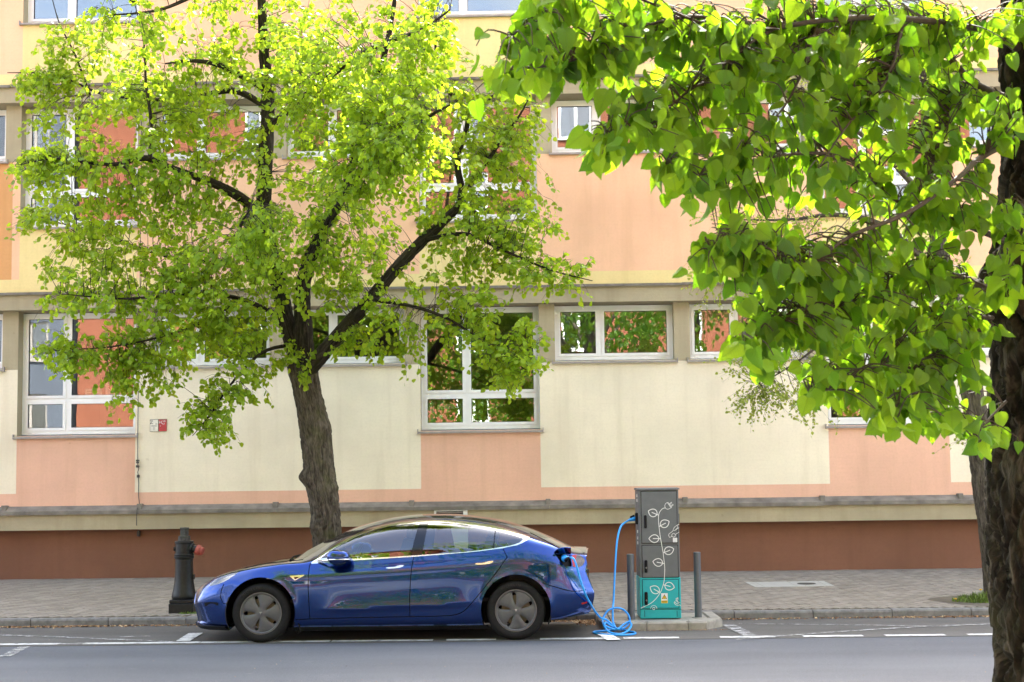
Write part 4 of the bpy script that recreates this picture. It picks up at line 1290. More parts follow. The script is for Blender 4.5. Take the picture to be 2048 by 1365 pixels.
# ================================================================== CHARGING CABINET ON ITS ISLAND
ISL_Y = 15.9
ZI = 0.105
xi0, xi1 = G(1213, 1262).x, G(1413, 1260.5).x
isl = thing('kerb_island', ((xi0 + xi1) / 2, 16.5, 0), 'low concrete kerb island under the charging cabinet and its two posts', 'kerb')
j1, j2 = G(1294, 1262.5).x, G(1377, 1261.5).x
def stone(prof):
    """plan outline with sloped, slightly battered sides"""
    n = len(prof); c_ = np.mean(prof, 0)
    m_ = MB()
    low = [(x, y, 0.002) for x, y in prof]
    mid = [(x, y, ZI - 0.02) for x, y in prof]
    top = [(c_[0] + (x - c_[0]) * (1 - .018 / max(abs(x - c_[0]), .1)), c_[1] + (y - c_[1]) * (1 - .018 / max(abs(y - c_[1]), .06)), ZI) for x, y in prof]
    ff = []
    for a in (0, n):
        ff += [(a + i, a + (i + 1) % n, a + n + (i + 1) % n, a + n + i) for i in range(n)]
    ff.append(tuple(range(2 * n, 3 * n)))
    return m_.add(low + mid + top, ff)
g_ = .004
xl, xr = G(1196, 1252).x, G(1444, 1253.5).x
stone([(xi0, ISL_Y), (j1 - g_, ISL_Y), (j1 - g_, ISL_Y + .16), (xi0 + .05, ISL_Y + .16)]).build('kerbstone', MATS['island'], isl)
stone([(j1 + g_, ISL_Y), (j2 - g_, ISL_Y), (j2 - g_, ISL_Y + .16), (j1 + g_, ISL_Y + .16)]).build('kerbstone', MATS['island'], isl)
stone([(j2 + g_, ISL_Y), (xi1, ISL_Y + .02), (xr, ISL_Y + .36), (xr - .15, ISL_Y + .44), (xi1 - .05, ISL_Y + .16), (j2 + g_, ISL_Y + .16)]).build('kerbstone', MATS['island'], isl)
stone([(xi0 - g_, ISL_Y + .01), (xi0 + .045, ISL_Y + .165), (xl + .14, ISL_Y + .46), (xl, ISL_Y + .38)]).build('kerbstone', MATS['island'], isl)
stone([(xl, ISL_Y + .39), (xl + .14, ISL_Y + .47), (xl + .14, YK - .01), (xl, YK - .01)]).build('kerbstone', MATS['island'], isl)
stone([(xr, ISL_Y + .37), (xr, YK - .01), (xr - .14, YK - .01), (xr - .14, ISL_Y + .45)]).build('kerbstone', MATS['island'], isl)
MB().prism_z([(xi0 + .06, ISL_Y + .168), (xi1 - .055, ISL_Y + .168), (xr - .158, ISL_Y + .455), (xr - .15, YK - .012), (xl + .15, YK - .012), (xl + .15, ISL_Y + .48)], 0.002, ZI - .012).build('infill_slab', MATS['island'], isl)

CD = 16.30                         # front plane of the cabinet
pc = lambda x, y, D=CD: P(x, y, D)
A5 = lambda x, y: (1260 + x / 9.745, 970 + y / 9.75)      # detail view of the top half
A6 = lambda x, y: (1260 + x / 8.03, 1100 + y / 8.03)      # detail view of the lower half
MATS['cab_grey'] = plain('cabinet_grey', (0.118, 0.124, 0.128), 0.45, 0.06, 14, Specular_IOR_Level=0.3)
MATS['cab_side'] = MATS['cab_grey']
MATS['teal'] = plain('cabinet_teal', (0.006, 0.35, 0.37), 0.42, 0.06, 14)
MATS['print'] = plain('white_print', (0.72, 0.72, 0.70), 0.5, 0.02, 9)
MATS['lock'] = plain('lock_black', (0.005, 0.005, 0.006), 0.4, 0.1, 30, Specular_IOR_Level=0.2)
x0c, x1c = pc(1278.7, 1100).x, pc(1359.2, 1100).x
zt_, zb_ = pc(1320, 980.5).z, ZI
zteal = pc(1320, 1155.3).z
cabt = thing('charging_cabinet', ((x0c + x1c) / 2, CD + .25, ZI), 'grey and teal charging cabinet with a white vine and plug drawing on its doors', 'charging station')
DEP = 0.52
MB().cbox(x0c, x1c, CD, CD + DEP, zteal, zt_, .006).build('upper_housing', MATS['cab_grey'], cabt)
MB().cbox(x0c - .004, x1c + .004, CD - .003, CD + DEP + .003, zb_, zteal - .001, .006).build('lower_housing', MATS['teal'], cabt)
MB().prism_x([(CD - .016, zt_ + .002), (CD + DEP + .016, zt_ + .002), (CD + DEP + .012, zt_ + .020), (CD + DEP / 2, zt_ + .03), (CD - .012, zt_ + .020)], x0c - .012, x1c + .012).build('roof_cap', MATS['cab_grey'], cabt)
def door(ax, ay, bx, by, mat, hpx):
    a, b = pc(ax, ay), pc(bx, by)
    fr_ = MB(); e = .007
    yb = CD - .004
    fr_.box(a.x - e, b.x + e, yb, CD + .002, b.z - e, a.z + e)
    fr_.build('door_seal', MATS['lock'], cabt)
    d = MB().cbox(a.x, b.x, CD - .010, CD - .0035, b.z, a.z, .002).build('door', mat, cabt)
    (hx0, hy0), (hx1, hy1) = hpx
    h0, h1 = pc(hx0, hy0), pc(hx1, hy1)
    hm = MB().cbox(h0.x, h1.x, CD - .032, CD - .0105, h1.z, h0.z, .009)
    ho = hm.build('handle', MATS['lock'], d)
    return d, ho
dm, hA = door(*A5(216, 136), *A5(920, 1128), MATS['cab_grey'], (A5(268, 592), A5(326, 845)))
d2, hB = door(*A5(236, 1188), *A6(772, 436), MATS['cab_grey'], (A6(230, 165), A6(281, 366)))
d3, hC = door(*A6(200, 486), *A6(782, 930), MATS['teal'], (A6(231, 675), A6(286, 886)))
for hh, c_ in ((hB, A6(257, 288)), (hC, A6(262, 810))):
    p = pc(*c_)
    MB().lathe([(0.0, 0), (.012, 0), (.012, .004), (0.0, .004)], 12, (p.x, CD - .037, p.z), 'y').build('keyhole', MATS['alloy'], cabt)
# plinth lines
for (a, b) in (((235, 975), (235, 1080)), ((755, 975), (755, 1080))):
    p, q = pc(*A6(*a)), pc(*A6(*b))
    MB().box(p.x - .003, p.x + .003, CD - .0045, CD - .002, q.z, p.z).build('plinth_joint', MATS['lock'], cabt)
p, q = pc(*A6(165, 962)), pc(*A6(812, 960))
MB().box(x0c - .003, x1c + .003, CD - .0048, CD - .002, p.z - .002, p.z + .004).build('plinth_joint', MATS['lock'], cabt)
# ---- the drawing: flat ribbons of print
def ribbon(mb, pts, w, closed=False, y=CD - .0125):
    pts = [np.array(p, float) for p in pts]
    n = len(pts); b = len(mb.v)
    for i in range(n):
        a = pts[(i - 1) % n] if (closed or i > 0) else pts[i]; c_ = pts[(i + 1) % n] if (closed or i < n - 1) else pts[i]
        d = c_ - a; d /= max(np.linalg.norm(d), 1e-9); nn = np.array([-d[1], d[0]])
        for s_ in (1, -1):
            q = pts[i] + nn * s_ * w / 2
            v = P(q[0], q[1], y); mb.v.append((v.x, y, v.z))
    for i in range(n if closed else n - 1):
        j = (i + 1) % n
        mb.f.append((b + 2 * i, b + 2 * j, b + 2 * j + 1, b + 2 * i + 1)); mb.m.append(0)
def sm(pts, n=6): return [(p.x, p.y) for p in catmull([(a, b, 0) for a, b in pts], n)]
LWD = 1.55
stem = [A5(*p) for p in ((690, 450), (640, 463), (600, 500), (570, 550), (558, 600), (555, 680), (562, 780), (575, 900), (595, 1040), (620, 1180), (645, 1320))] + \
       [A6(*p) for p in ((535, 80), (550, 200), (558, 300), (555, 400), (548, 500), (525, 590), (490, 680), (430, 770), (360, 840), (280, 890), (172, 938))]
mb = MB(); ribbon(mb, sm(stem), 1.15); mb.build('stem_print', MATS['print'], cabt)
def leafprint(tip, base, w):
    tip, base = np.array(tip), np.array(base)
    ax = base - tip; L = np.linalg.norm(ax); d = ax / L; n = np.array([-d[1], d[0]])
    body = L * .86
    out = []
    for k in range(27):
        a = 2 * math.pi * k / 26 if k < 26 else 0
    prof = [(0, 0), (.12, .42), (.28, .78), (.46, .98), (.62, 1.0), (.78, .86), (.90, .58), (.975, .25), (1.0, 0)]
    up = [tip + d * s_ * body + n * h * w for s_, h in prof]; dn = [tip + d * s_ * body - n * h * w for s_, h in prof[1:-1]][::-1]
    mb = MB()
    ring = sm([tuple(p) for p in up], 4)[:-1] + sm([tuple(up[-1])] + [tuple(p) for p in dn] + [tuple(tip)], 4)[:-1]
    ribbon(mb, ring, 1.5, True)
    mb.build('leaf_print', MATS['print'], cabt)
    m2 = MB(); ribbon(m2, [tuple(tip + d * L * .34), tuple(tip + d * L * .7), tuple(base)], 1.5); m2.build('vein_print', MATS['print'], cabt)
for tip, base in ((A5(358, 510), A5(552, 592)), (A5(762, 713), A5(568, 812)), (A5(368, 1050), A5(596, 1050)), (A5(852, 1248), A5(644, 1328)), (A6(368, 187), A6(549, 222)), (A6(712, 606), A6(535, 562)), (A6(326, 598), A6(490, 692))):
    leafprint(tip, base, 7.6)
plug = [sm([A5(*p) for p in ((728, 348), (700, 362), (682, 392), (680, 425), (695, 458), (722, 475), (755, 472), (790, 455))], 4),
        [A5(725, 342), A5(803, 455)], [A5(738, 338), A5(812, 446)],
        [A5(768, 372), A5(806, 338), A5(817, 350), A5(778, 388)], [A5(792, 412), A5(836, 378), A5(846, 392), A5(803, 428)]]
mb = MB()
for l in plug: ribbon(mb, l, .85)
mb.build('plug_print', MATS['print'], cabt)
circ = lambda c_, r, a0=0, a1=360, n=20: [(c_[0] + r * math.cos(R_(a)), c_[1] + r * math.sin(R_(a))) for a in np.linspace(a0, a1, n)]
carp = [[A5(*p) for p in ((960, 768), (920, 785), (870, 822), (845, 862), (835, 902), (760, 960), (750, 985), (770, 1028), (800, 1015), (815, 1000))], circ(A5(850, 985), 3.6), [A5(885, 970), A5(958, 922)],
        [A5(920, 785), A5(925, 842), A5(872, 892), (A5(846, 890))], [A5(872, 892), A5(958, 834)]]
mb = MB()
for l in carp: ribbon(mb, l, .85)
mb.build('car_print', MATS['print'], cabt)
mb = MB()
ribbon(mb, circ(A6(382, 945), 6.2, 175, 365), .8); ribbon(mb, circ(A6(382, 945), 2.3), .9)
mb.build('wheel_print', MATS['print'], cabt)
scr = [((772, 765), (760, 782), (742, 800), (738, 790), (752, 776), (772, 775), (768, 805), (745, 815), (728, 822)), ((712, 838), (718, 832), (730, 850), (752, 866), (772, 868), (778, 852), (762, 838), (745, 828)),
       ((712, 838), (712, 858), (728, 878), (758, 892), (785, 890), (800, 882)), ((790, 846), (806, 850)), ((800, 882), (812, 905)), ((742, 812), (772, 832), (778, 852))]
mb = MB()
for l in scr: ribbon(mb, sm([A6(*p) for p in l], 3), .8)
mb.build('script_print', MATS['print'], cabt)
def flatquad(x0, y0_, x1, y1_, name, mat, parent, y=CD - .0125):
    a, b = P(x0, y0_, y), P(x1, y1_, y)
    return MB().box(a.x, b.x, y, y + .0012, b.z, a.z).build(name, mat, parent)
MATS['warn_yellow'] = plain('warning_yellow', (0.72, 0.47, 0.01), 0.5, 0.03, 9)
MATS['ink'] = plain('black_ink', (0.01, 0.01, 0.01), 0.6, 0.05, 9)
flatquad(*A6(500, 698), *A6(608, 858), 'warning_label', MATS['print'], cabt)
flatquad(*A6(503, 815), *A6(605, 856), 'label_band', MATS['warn_yellow'], cabt, CD - .0142)
tri = lambda pts, name, mat, y: MB().add([tuple(P(*A6(*p), y)) for p in pts], [tuple(range(len(pts)))]).build(name, mat, cabt)
tri([(510, 789), (553, 716), (596, 789)], 'warning_triangle', MATS['ink'], CD - .0150)
tri([(522, 783), (553, 731), (584, 783)], 'triangle_field', MATS['warn_yellow'], CD - .0158)
tri([(556, 738), (546, 762), (553, 761), (549, 779), (561, 755), (554, 756)], 'bolt_sign', MATS['ink'], CD - .0166)
mb = MB()
for r, (a, b) in enumerate(((515, 592), (512, 596), (520, 588))): ribbon(mb, [A6(a, 824 + r * 10), A6(b, 824 + r * 10)], .5, y=CD - .0152)
mb.build('label_text', MATS['ink'], cabt)
flatquad(*A5(836, 1036), *A5(922, 1120), 'rating_label', MATS['print'], cabt)
mb = MB()
for r, (a, b) in enumerate(((845, 885), (845, 910), (845, 905))): ribbon(mb, [A5(a, 1052 + r * 24), A5(b, 1052 + r * 24)], .35, y=CD - .0142)
mb.build('label_text', MATS['gloss_black'], cabt)
# socket and louvre plates on the left side
zs_ = P(1274, 1037, CD + .25).z
MB().cbox(x0c - .03, x0c + .002, CD + .12, CD + .26, zs_ - .07, zs_ + .07, .008).build('socket', MATS['lock'], cabt)
MB().cbox(x1c - .002, x1c + .02, CD + .12, CD + .26, zs_ - .06, zs_ + .06, .008).build('socket', MATS['lock'], cabt)
for dz in (.28, .22, -.16, -.24, -.30):
    MB().cbox(x0c - .006, x0c + .001, CD + .16, CD + .22, zs_ + dz - .018, zs_ + dz + .018, .002).build('side_sticker', MATS['print'], cabt)
# ---- posts
MATS['post'] = plain('post_grey', (0.075, 0.085, 0.095), 0.38, 0.08, 14)
for (bx_, by_, tx, ty, lab) in ((1263, 1240.5, 1262.2, 1108.5, 'round grey steel post on the cabinet side nearer the blue car'), (1396.8, 1236, 1396.5, 1104.5, 'round grey steel post on the cabinet side away from the car')):
    b = G(bx_, by_, ZI - .011); top = P(tx, ty, b.y)
    r = .0435
    m_ = MB().lathe([(0, ZI - .012), (r, ZI - .012), (r, top.z - .004), (r - .004, top.z), (0, top.z)], 24, (b.x, b.y, 0))
    po = thing('steel_post', (b.x, b.y, ZI - .011), lab, 'bollard')
    m_.build('tube', MATS['post'], po, smooth=True, autosmooth=40)
    MB().lathe([(r - .002, ZI - .012), (r + .035, ZI - .012), (r + .032, ZI - .004), (r - .002, ZI - .003)], 24, (b.x, b.y, 0), closed=True).build('foot_mortar', MATS['island'], po, smooth=True, autosmooth=40)
# ---- cable
A3 = lambda x, y: (1180 + x / 15.16, 1200 + y / 15.16)
def fl_(x, y): a = A3(x, y); return G(a[0], a[1], .016)
def up_(x, y, D): a = A3(x, y); return P(a[0], a[1], D)
path = [P(1139, 1115.5, 15.03), P(1146, 1117, 14.98), P(1151, 1126, 14.96), P(1158, 1150, 14.96), P(1166, 1176, 14.97), P(1173, 1194, 15.02), P(1181, 1208, 15.16), up_(130, 320, 15.38), up_(300, 530, 15.62), up_(400, 570, 15.66), up_(500, 610, 15.68), up_(600, 690, 15.68), up_(720, 800, 15.65),
        up_(850, 890, 15.6), fl_(1000, 912), fl_(1180, 960), fl_(1340, 985), fl_(1372, 1025), fl_(1200, 1060), fl_(850, 1072), fl_(500, 1058), fl_(200, 1026), fl_(100, 1000), fl_(150, 968), fl_(400, 948), fl_(650, 925),
        up_(900, 892, 15.72), up_(1060, 830, 15.76), up_(1165, 715, 15.80), up_(1205, 610, 15.82), up_(1150, 440, 15.83), up_(1000, 295, 15.83), up_(790, 245, 15.82), up_(550, 325, 15.8), up_(405, 540, 15.76), up_(385, 660, 15.7), up_(430, 800, 15.62), up_(560, 965, 15.52), up_(760, 1030, 15.45),
        up_(960, 1030, 15.45), up_(1150, 935, 15.55), up_(1250, 790, 15.68), up_(1225, 690, 15.76), up_(1140, 680, 15.78), up_(1000, 760, 15.74), up_(880, 865, 15.66), up_(780, 905, 15.6), up_(640, 868, 15.6), up_(450, 785, 15.62), up_(470, 690, 15.66), up_(600, 765, 15.66), up_(740, 850, 15.64), up_(748, 800, 15.7),
        up_(705, 690, 15.78), up_(690, 500, 15.84), up_(692, 250, 15.9), up_(715, 0, 15.98), P(1229.5, 1150, 16.06), P(1232.5, 1100, 16.14), P(1236, 1072, 16.22), P(1242, 1053, 16.32), P(1250, 1045.5, 16.42), P(1258, 1041, 16.47)]
cb = thing('charging_cable', (path[20].x, path[20].y, 0), 'bright blue charging cable looped on the road between the car and the cabinet', 'cable')
pp = catmull(path, 7)
pp = [Vector((p.x, p.y, max(p.z, .0165))) for p in pp]
MB().tube(pp, .0118, 8).build('cord', MATS['blue_rubber'], cb, smooth=True)
e = pp[-1]
s1 = Vector((x0c - .03, CD + .19, zs_))
pl = MB().tube([e, e.lerp(s1, .35), e.lerp(s1, .7), s1], [.015, .022, .026, .03], 12)
pl.build('plug', MATS['blue_rubber'], cb, smooth=True)
MB().tube([e.lerp(s1, .2) + Vector((0, 0, .03)), e.lerp(s1, .85) + Vector((0, 0, .035))], [.012, .016], 8).build('plug_grip', MATS['lock'], cb, smooth=True)
h0 = P(1129, 1118, 15.10)
pl = MB().tube([h0 + Vector((0, .10, .01)), h0 + Vector((0, .0, 0)), h0 + Vector((.02, -.05, .012)), pp[0]], [.036, .036, .026, .016], 12)
pl.build('plug', MATS['blue_rubber'], cb, smooth=True)
MB().tube([h0 + Vector((.012, -.055, -.02)), h0 + Vector((.03, -.075, .004)), pp[0] + Vector((.012, -.006, .004))], [.022, .02, .015], 10).build('plug_grip', MATS['lock'], cb, smooth=True)

# ================================================================== HYDRANT
hc = G(370, 1221.5, pave_z(17.6) + .0)
HS = 1 / 6.5 / (FPX / 17.6) * 1.0
hyd = thing('fire_hydrant', (P(368, 1200, 17.72).x, 17.72, pave_z(17.7)), 'black cast iron pillar hydrant with a red outlet cap on the pavement', 'hydrant')
hx, hy, hz = hyd.location
MATS['iron'] = plain('black_iron', (0.010, 0.0105, 0.0105), 0.42, 0.4, 25, Specular_IOR_Level=0.35)
MATS['iron_top'] = plain('worn_iron', (0.045, 0.043, 0.037), 0.75, 0.45, 40)
MATS['red_cap'] = plain('red_cap_paint', (0.30, 0.055, 0.035), 0.6, 0.3, 30)
zl = lambda y: hz + (1270 - y) * HS
prof = [(0, 1098), (150, 1098), (158, 1085), (160, 1060), (150, 1020), (137, 960), (126, 890), (119, 800), (116, 700), (114, 585)]
MB().lathe([(r * HS, zl(y)) for r, y in prof], 16, (hx, hy, 0)).build('barrel', MATS['iron'], hyd, smooth=True, autosmooth=35)
MB().lathe([(r * HS, zl(y)) for r, y in ((112, 588), (128, 572), (130, 552), (122, 545), (128, 530), (126, 518), (113, 514), (113, 388), (122, 378), (122, 356), (110, 350), (0, 350))], 28, (hx, hy, 0)).build('head', MATS['iron'], hyd, smooth=True, autosmooth=30)
MB().lathe([(r * HS, zl(y)) for r, y in ((80, 352), (80, 318), (74, 312), (78, 300), (76, 288), (58, 284), (0, 284))], 20, (hx, hy, 0)).build('gland', MATS['iron_top'], hyd, smooth=True, autosmooth=30)
MB().lathe([(r * HS, zl(y)) for r, y in ((56, 286), (56, 205), (62, 200), (60, 178), (0, 174))], 5, (hx, hy, 0)).build('spindle_nut', MATS['iron_top'], hyd)
w_ = 160 * HS
MB().cbox(hx - w_, hx + w_, hy - w_, hy + w_, hz - .02, zl(1150), .008).cbox(hx - w_ + .006, hx + w_ - .006, hy - w_ + .006, hy + w_ - .006, zl(1149), zl(1102), .008).build('base_block', MATS['iron'], hyd)
o0 = Vector((hx + 90 * HS, hy - .02, zl(440))); dd = Vector((1, -.1, -.32)).normalized()
MB().tube([o0, o0 + dd * .03, o0 + dd * .031, o0 + dd * .10], [.072, .070, .05, .05], 16).build('outlet', MATS['iron'], hyd, smooth=True, autosmooth=40)
c0 = o0 + dd * .085
MB().tube([c0, c0 + dd * .012, c0 + dd * .05, c0 + dd * .052, c0 + dd * .085, c0 + dd * .095], [.066, .07, .068, .058, .056, .045], 16).build('outlet_cap', MATS['red_cap'], hyd, smooth=True, autosmooth=30)
MB().lathe([(0, 0), (.03, 0), (.026, .02), (0, .022)], 12, (hx - 118 * HS - .018, hy, zl(455)), 'x').build('side_boss', MATS['iron'], hyd, smooth=True, autosmooth=40)
MB().cbox(hx + 120 * HS, hx + 135 * HS, hy - .03, hy + .03, zl(850), zl(785), .004).build('lug', MATS['iron'], hyd)

# ================================================================== THINGS ON THE SCHOOL WALL
MATS['plate_white'] = plain('plate_white', (0.70, 0.67, 0.56), 0.5, 0.05, 30)
MATS['plate_red'] = plain('plate_red', (0.42, 0.03, 0.035), 0.45, 0.08, 30)
S1 = lambda x, y: (285 + x / 27.3, 825 + y / 27.3)
def platepart(x0, y0_, x1, y1_, name, mat, parent, y, th=.006):
    a, b = P(*S1(x0, y0_), y), P(*S1(x1, y1_), y)
    return MB().box(a.x, b.x, y, y + th, b.z, a.z).build(name, mat, parent)
def ptext(body, x, y, size_px, parent, mat, yy):
    v, f = text_mesh(body, size_px / 27.3 / (FPX / 22) * 1.4)
    p = P(*S1(x, y), yy)
    MB().add([(p.x + a, yy, p.z + b) for a, b, _ in v], f).build('lettering', mat, parent)
yy = YW - .014
p0 = P(*S1(880, 720), YW)
for nm, lab, x0, x1, mat in (('location_plate', 'white utility marker plate with letter Z beside a red plate', 425, 845, 'plate_white'), ('location_plate', 'red utility marker plate with letter H beside a white plate', 890, 1310, 'plate_red')):
    t_ = thing(nm, P(*S1((x0 + x1) / 2, 1035), YW - .01), lab, 'sign')
    MB().box(P(*S1(x0 - 16, 0), yy).x, P(*S1(x1 + 14, 0), yy).x, yy + .003, YW - .001, P(*S1(0, 1058), yy).z, P(*S1(0, 382), yy).z).build('backing', MATS['flash'], t_)
    platepart(x0, 405, x1, 1030, 'plate', MATS[mat], t_, yy - .002)
    ink = MATS['ink'] if mat == 'plate_white' else MATS['print']
    if mat == 'plate_white':
        ptext('Z', 490, 555, 190, t_, ink, yy - .004); ptext('15', 745, 640, 90, t_, ink, yy - .004); ptext('1', 625, 900, 190, t_, MATS['flash'], yy - .004)
        platepart(480, 738, 780, 758, 'rule', ink, t_, yy - .0045, .002)
    else:
        ptext('H', 965, 550, 170, t_, ink, yy - .004); ptext('100', 1170, 490, 95, t_, ink, yy - .004); ptext('4,5', 1130, 625, 95, t_, ink, yy - .004); ptext('2', 970, 750, 80, t_, ink, yy - .004)
# lightning conductor
MATS['wire'] = plain('conductor_wire', (0.05, 0.045, 0.04), 0.6, 0.3, 20)
S2 = lambda x, y: (255 + x / 6.82, 880 + y / 6.82)
lc = thing('lightning_conductor', P(*S2(140, 290), YW - .03), 'thin dark lightning conductor wire running down the plaster with clamps', 'wire')
ptop = P(282, 590, YW - .03)
wp = [P(283, 240, YW - .03), P(280, 590, YW - .2), P(278, 620, YW - .03), P(276.5, 780, YW - .03), P(*S2(139, 0), YW - .03), P(*S2(140, 290), YW - .03), P(*S2(138, 360), YW - .04), P(*S2(155, 390), YW - .05), P(*S2(140, 440), YW - .03), P(*S2(148, 500), YW - .03), P(*S2(152, 600), YW - .02), P(*S2(150, 760), YW - .02), P(*S2(162, 870), YW - .02), P(*S2(128, 960), YW - .19), P(*S2(122, 1160), YW - .13), P(*S2(150, 1215), YW + .05), P(*S2(150, 1290), YW + .1)]
MB().tube([Vector(p) for p in wp], .0065, 5).build('wire', MATS['wire'], lc)
for (a, b, w, h) in ((138, 285, 18, 12), (138, 312, 16, 9), (137, 362, 18, 16), (145, 497, 13, 20)):
    p = P(*S2(a, b), YW - .03); k = 1 / 6.82 / 121
    MB().cbox(p.x - w * k, p.x + w * k, p.y - .025, YW - .001, p.z - h * k, p.z + h * k, .004).build('clamp', MATS['wire'], lc)
p = P(*S2(150, 1285), YW + .1)
MB().cbox(p.x - .02, p.x + .025, YW + .06, YW + .138, p.z - .04, p.z + .05, .01).build('clamp', MATS['wire'], lc)
# vent grille on the lower band
a, b = P(868, 1019, YW - .12), P(935, 1041, YW - .12)
vg = thing('vent_grille', ((a.x + b.x) / 2, YW - .12, b.z), 'small pale vent grille set in the concrete band above the car roof', 'vent')
fm = MB(); e = .035
fm.box(a.x, b.x, YW - .125, YW - .101, a.z - e, a.z); fm.box(a.x, b.x, YW - .125, YW - .101, b.z - .06, b.z - .06 + e)
fm.box(a.x, a.x + e, YW - .1245, YW - .101, b.z - .06 + e, a.z - e); fm.box(b.x - e * 2, b.x, YW - .1245, YW - .101, b.z - .06 + e, a.z - e)
fm.build('frame', MATS['pvc'], vg)
MB().box(a.x + e, b.x - 2 * e, YW - .106, YW - .1015, b.z - .06 + e, a.z - e).build('backing', MATS['iron_top'], vg)
for i in range(4):
    z = a.z - e - .02 - i * .035
    if z > b.z - .05: MB().box(a.x + e, b.x - 2 * e, YW - .12, YW - .107, z - .006, z + .006).build('slat', MATS['sillm'], vg)
# papers behind the panes
def sheet(x0, y0_, x1, y1_, name, label, mat, extra=None):
    D = YW + REV + .045
    a, b = P(x0, y0_, D), P(x1, y1_, D)
    t_ = thing(name, ((a.x + b.x) / 2, D, b.z), label, 'poster')
    MB().box(a.x, b.x, D, D + .002, b.z, a.z).build('sheet', mat, t_)
    if extra: extra(t_, a, b, D)
    return t_
MATS['sun_red'] = plain('printed_red', (0.42, 0.07, 0.05), 0.7, 0.1, 30)
def sunp(t_, a, b, D):
    cx_, cz = (a.x + b.x) / 2, (a.z + b.z) / 2; n = 18; R0 = (a.z - b.z) * .40
    v = []
    for i in range(2 * n):
        r = R0 if i % 2 == 0 else R0 * .72; an = math.pi * i / n
        v.append((cx_ + r * math.cos(an), D - .0015, cz + r * math.sin(an)))
    MB().add(v, [tuple(range(2 * n))[::-1]]).build('sun_drawing', MATS['sun_red'], t_)
    MB().lathe([(0, 0), (R0 * .33, 0)], 14, (cx_, D - .003, cz), 'y').build('sun_core', MATS['warn_yellow'], t_)
def textp(t_, a, b, D):
    for i in range(2):
        z = b.z + (a.z - b.z) * (.62 - .3 * i); MB().box(a.x + .03, b.x - .03, D - .0015, D, z - .005, z + .005).build('text_line', MATS['sillm'], t_)
sheet(211, 761, 243, 789, 'poster', 'white poster with a red sun drawing taped inside the window', MATS['paper'], sunp)
sheet(170, 778, 204, 791, 'paper_strip', 'white paper strip taped inside the window beside the sun poster', MATS['paper'], textp)
sheet(848, 806, 868, 826, 'picture_sheet', 'small picture sheet taped in the lower pane beside a pale strip', MATS['curtain'])
sheet(877, 809, 909, 818, 'paper_strip', 'pale paper strip with text taped in the lower pane', MATS['paper'], textp)
sheet(1012, 322, 1056, 352, 'poster', 'white sheet taped inside an upper window behind the branches', MATS['paper'])

# ================================================================== SMALL THINGS ON THE GROUND
def Gp(px, py):
    z = .2
    for _ in range(12):
        g = G(px, py, z); z = pave_z(g.y)
    return Vector((g.x, g.y, z))
MATS['slab'] = plain('pale_slab', (0.36, 0.35, 0.31), 0.9, 0.1, 12)
q = [Gp(1490, 1165.4), Gp(1647.6, 1162.9), Gp(1669, 1173), Gp(1510.6, 1175.6)]
ms = thing('manhole_slab', ((q[0] + q[2]) / 2), 'pale concrete access slab with a round iron lid let into the pavement', 'manhole cover')
def slabq(f0, f1):
    a, b = q[0].lerp(q[1], f0), q[0].lerp(q[1], f1); c_, d = q[3].lerp(q[2], f1), q[3].lerp(q[2], f0)
    vv = [d, c_, b, a]
    MB().add([(p.x, p.y, p.z + .006) for p in vv] + [(p.x, p.y, p.z - .05) for p in vv], [(0, 1, 2, 3), (0, 4, 5, 1), (1, 5, 6, 2), (2, 6, 7, 3), (3, 7, 4, 0)]).build('slab', MATS['slab'], ms)
slabq(0, .12); slabq(.125, .53); slabq(.535, .91); slabq(.915, 1)
c_ = Gp(1613, 1168.6)
MB().lathe([(0, .013), (.13, .013), (.14, .007)], 20, (c_.x, c_.y, c_.z)).build('lid', MATS['iron_top'], ms)
# leaf litter along the kerb
MATS['litter'] = None
t = NT('leaf_litter')
gi = t.n('ShaderNodeNewGeometry')
t.bsdf(t.ramp(gi.outputs['Random Per Island'], [(0, (0.10, 0.045, 0.02)), (.35, (0.22, 0.105, 0.04)), (.7, (0.36, 0.21, 0.09)), (1, (0.55, 0.42, 0.24))]), 0.85)
MATS['litter'] = t.mat
rr = random.Random(8)
mb = MB()
def flake(x, y, z, s_):
    a = rr.uniform(0, 6.28); tx, ty = rr.uniform(-.6, .6), rr.uniform(-.6, .6)
    l, w = s_ * rr.uniform(.7, 1.5), s_ * rr.uniform(.35, .8)
    v = []
    for p, q_ in ((-l, 0), (0, -w), (l, 0), (0, w)):
        X = p * math.cos(a) - q_ * math.sin(a); Y = p * math.sin(a) + q_ * math.cos(a)
        v.append((x + X, y + Y, max(z + X * tx + Y * ty + s_ * .5, .006)))
    mb.add(v, [(0, 1, 2), (0, 2, 3)])
for i in range(8000):
    x = rr.uniform(-9.5, 9.5)
    dens = .55 + .45 * math.sin(x * 1.3) * math.sin(x * .37 + 1)
    if rr.random() > dens: continue
    d = abs(rr.gauss(0, .075))
    if xl - .02 < x < xr + .02: continue
    flake(x, YK - .02 - d, .006, .017)
for i in range(500):
    flake(xl - .02 - abs(rr.gauss(0, .12)), YK - .05 - abs(rr.gauss(0, .22)), .006, .018)
for i in range(260):
    flake(rr.uniform(xi0, xr), ISL_Y - abs(rr.gauss(0, .03)), .005, .008)
for i in range(420):
    x, y = rr.uniform(-9, 9), rr.uniform(YK + .2, 21.8)
    mbz = pave_z(y)
    flake(x, y, mbz + .004, .008)
for i in range(160):
    flake(rr.uniform(-8, 8), rr.uniform(12, 17), .006, .006)
o = mb.build('leaf_litter', MATS['litter']); tag(o, 'brown dry leaf litter lying along the kerb', 'leaf litter', kind='stuff')
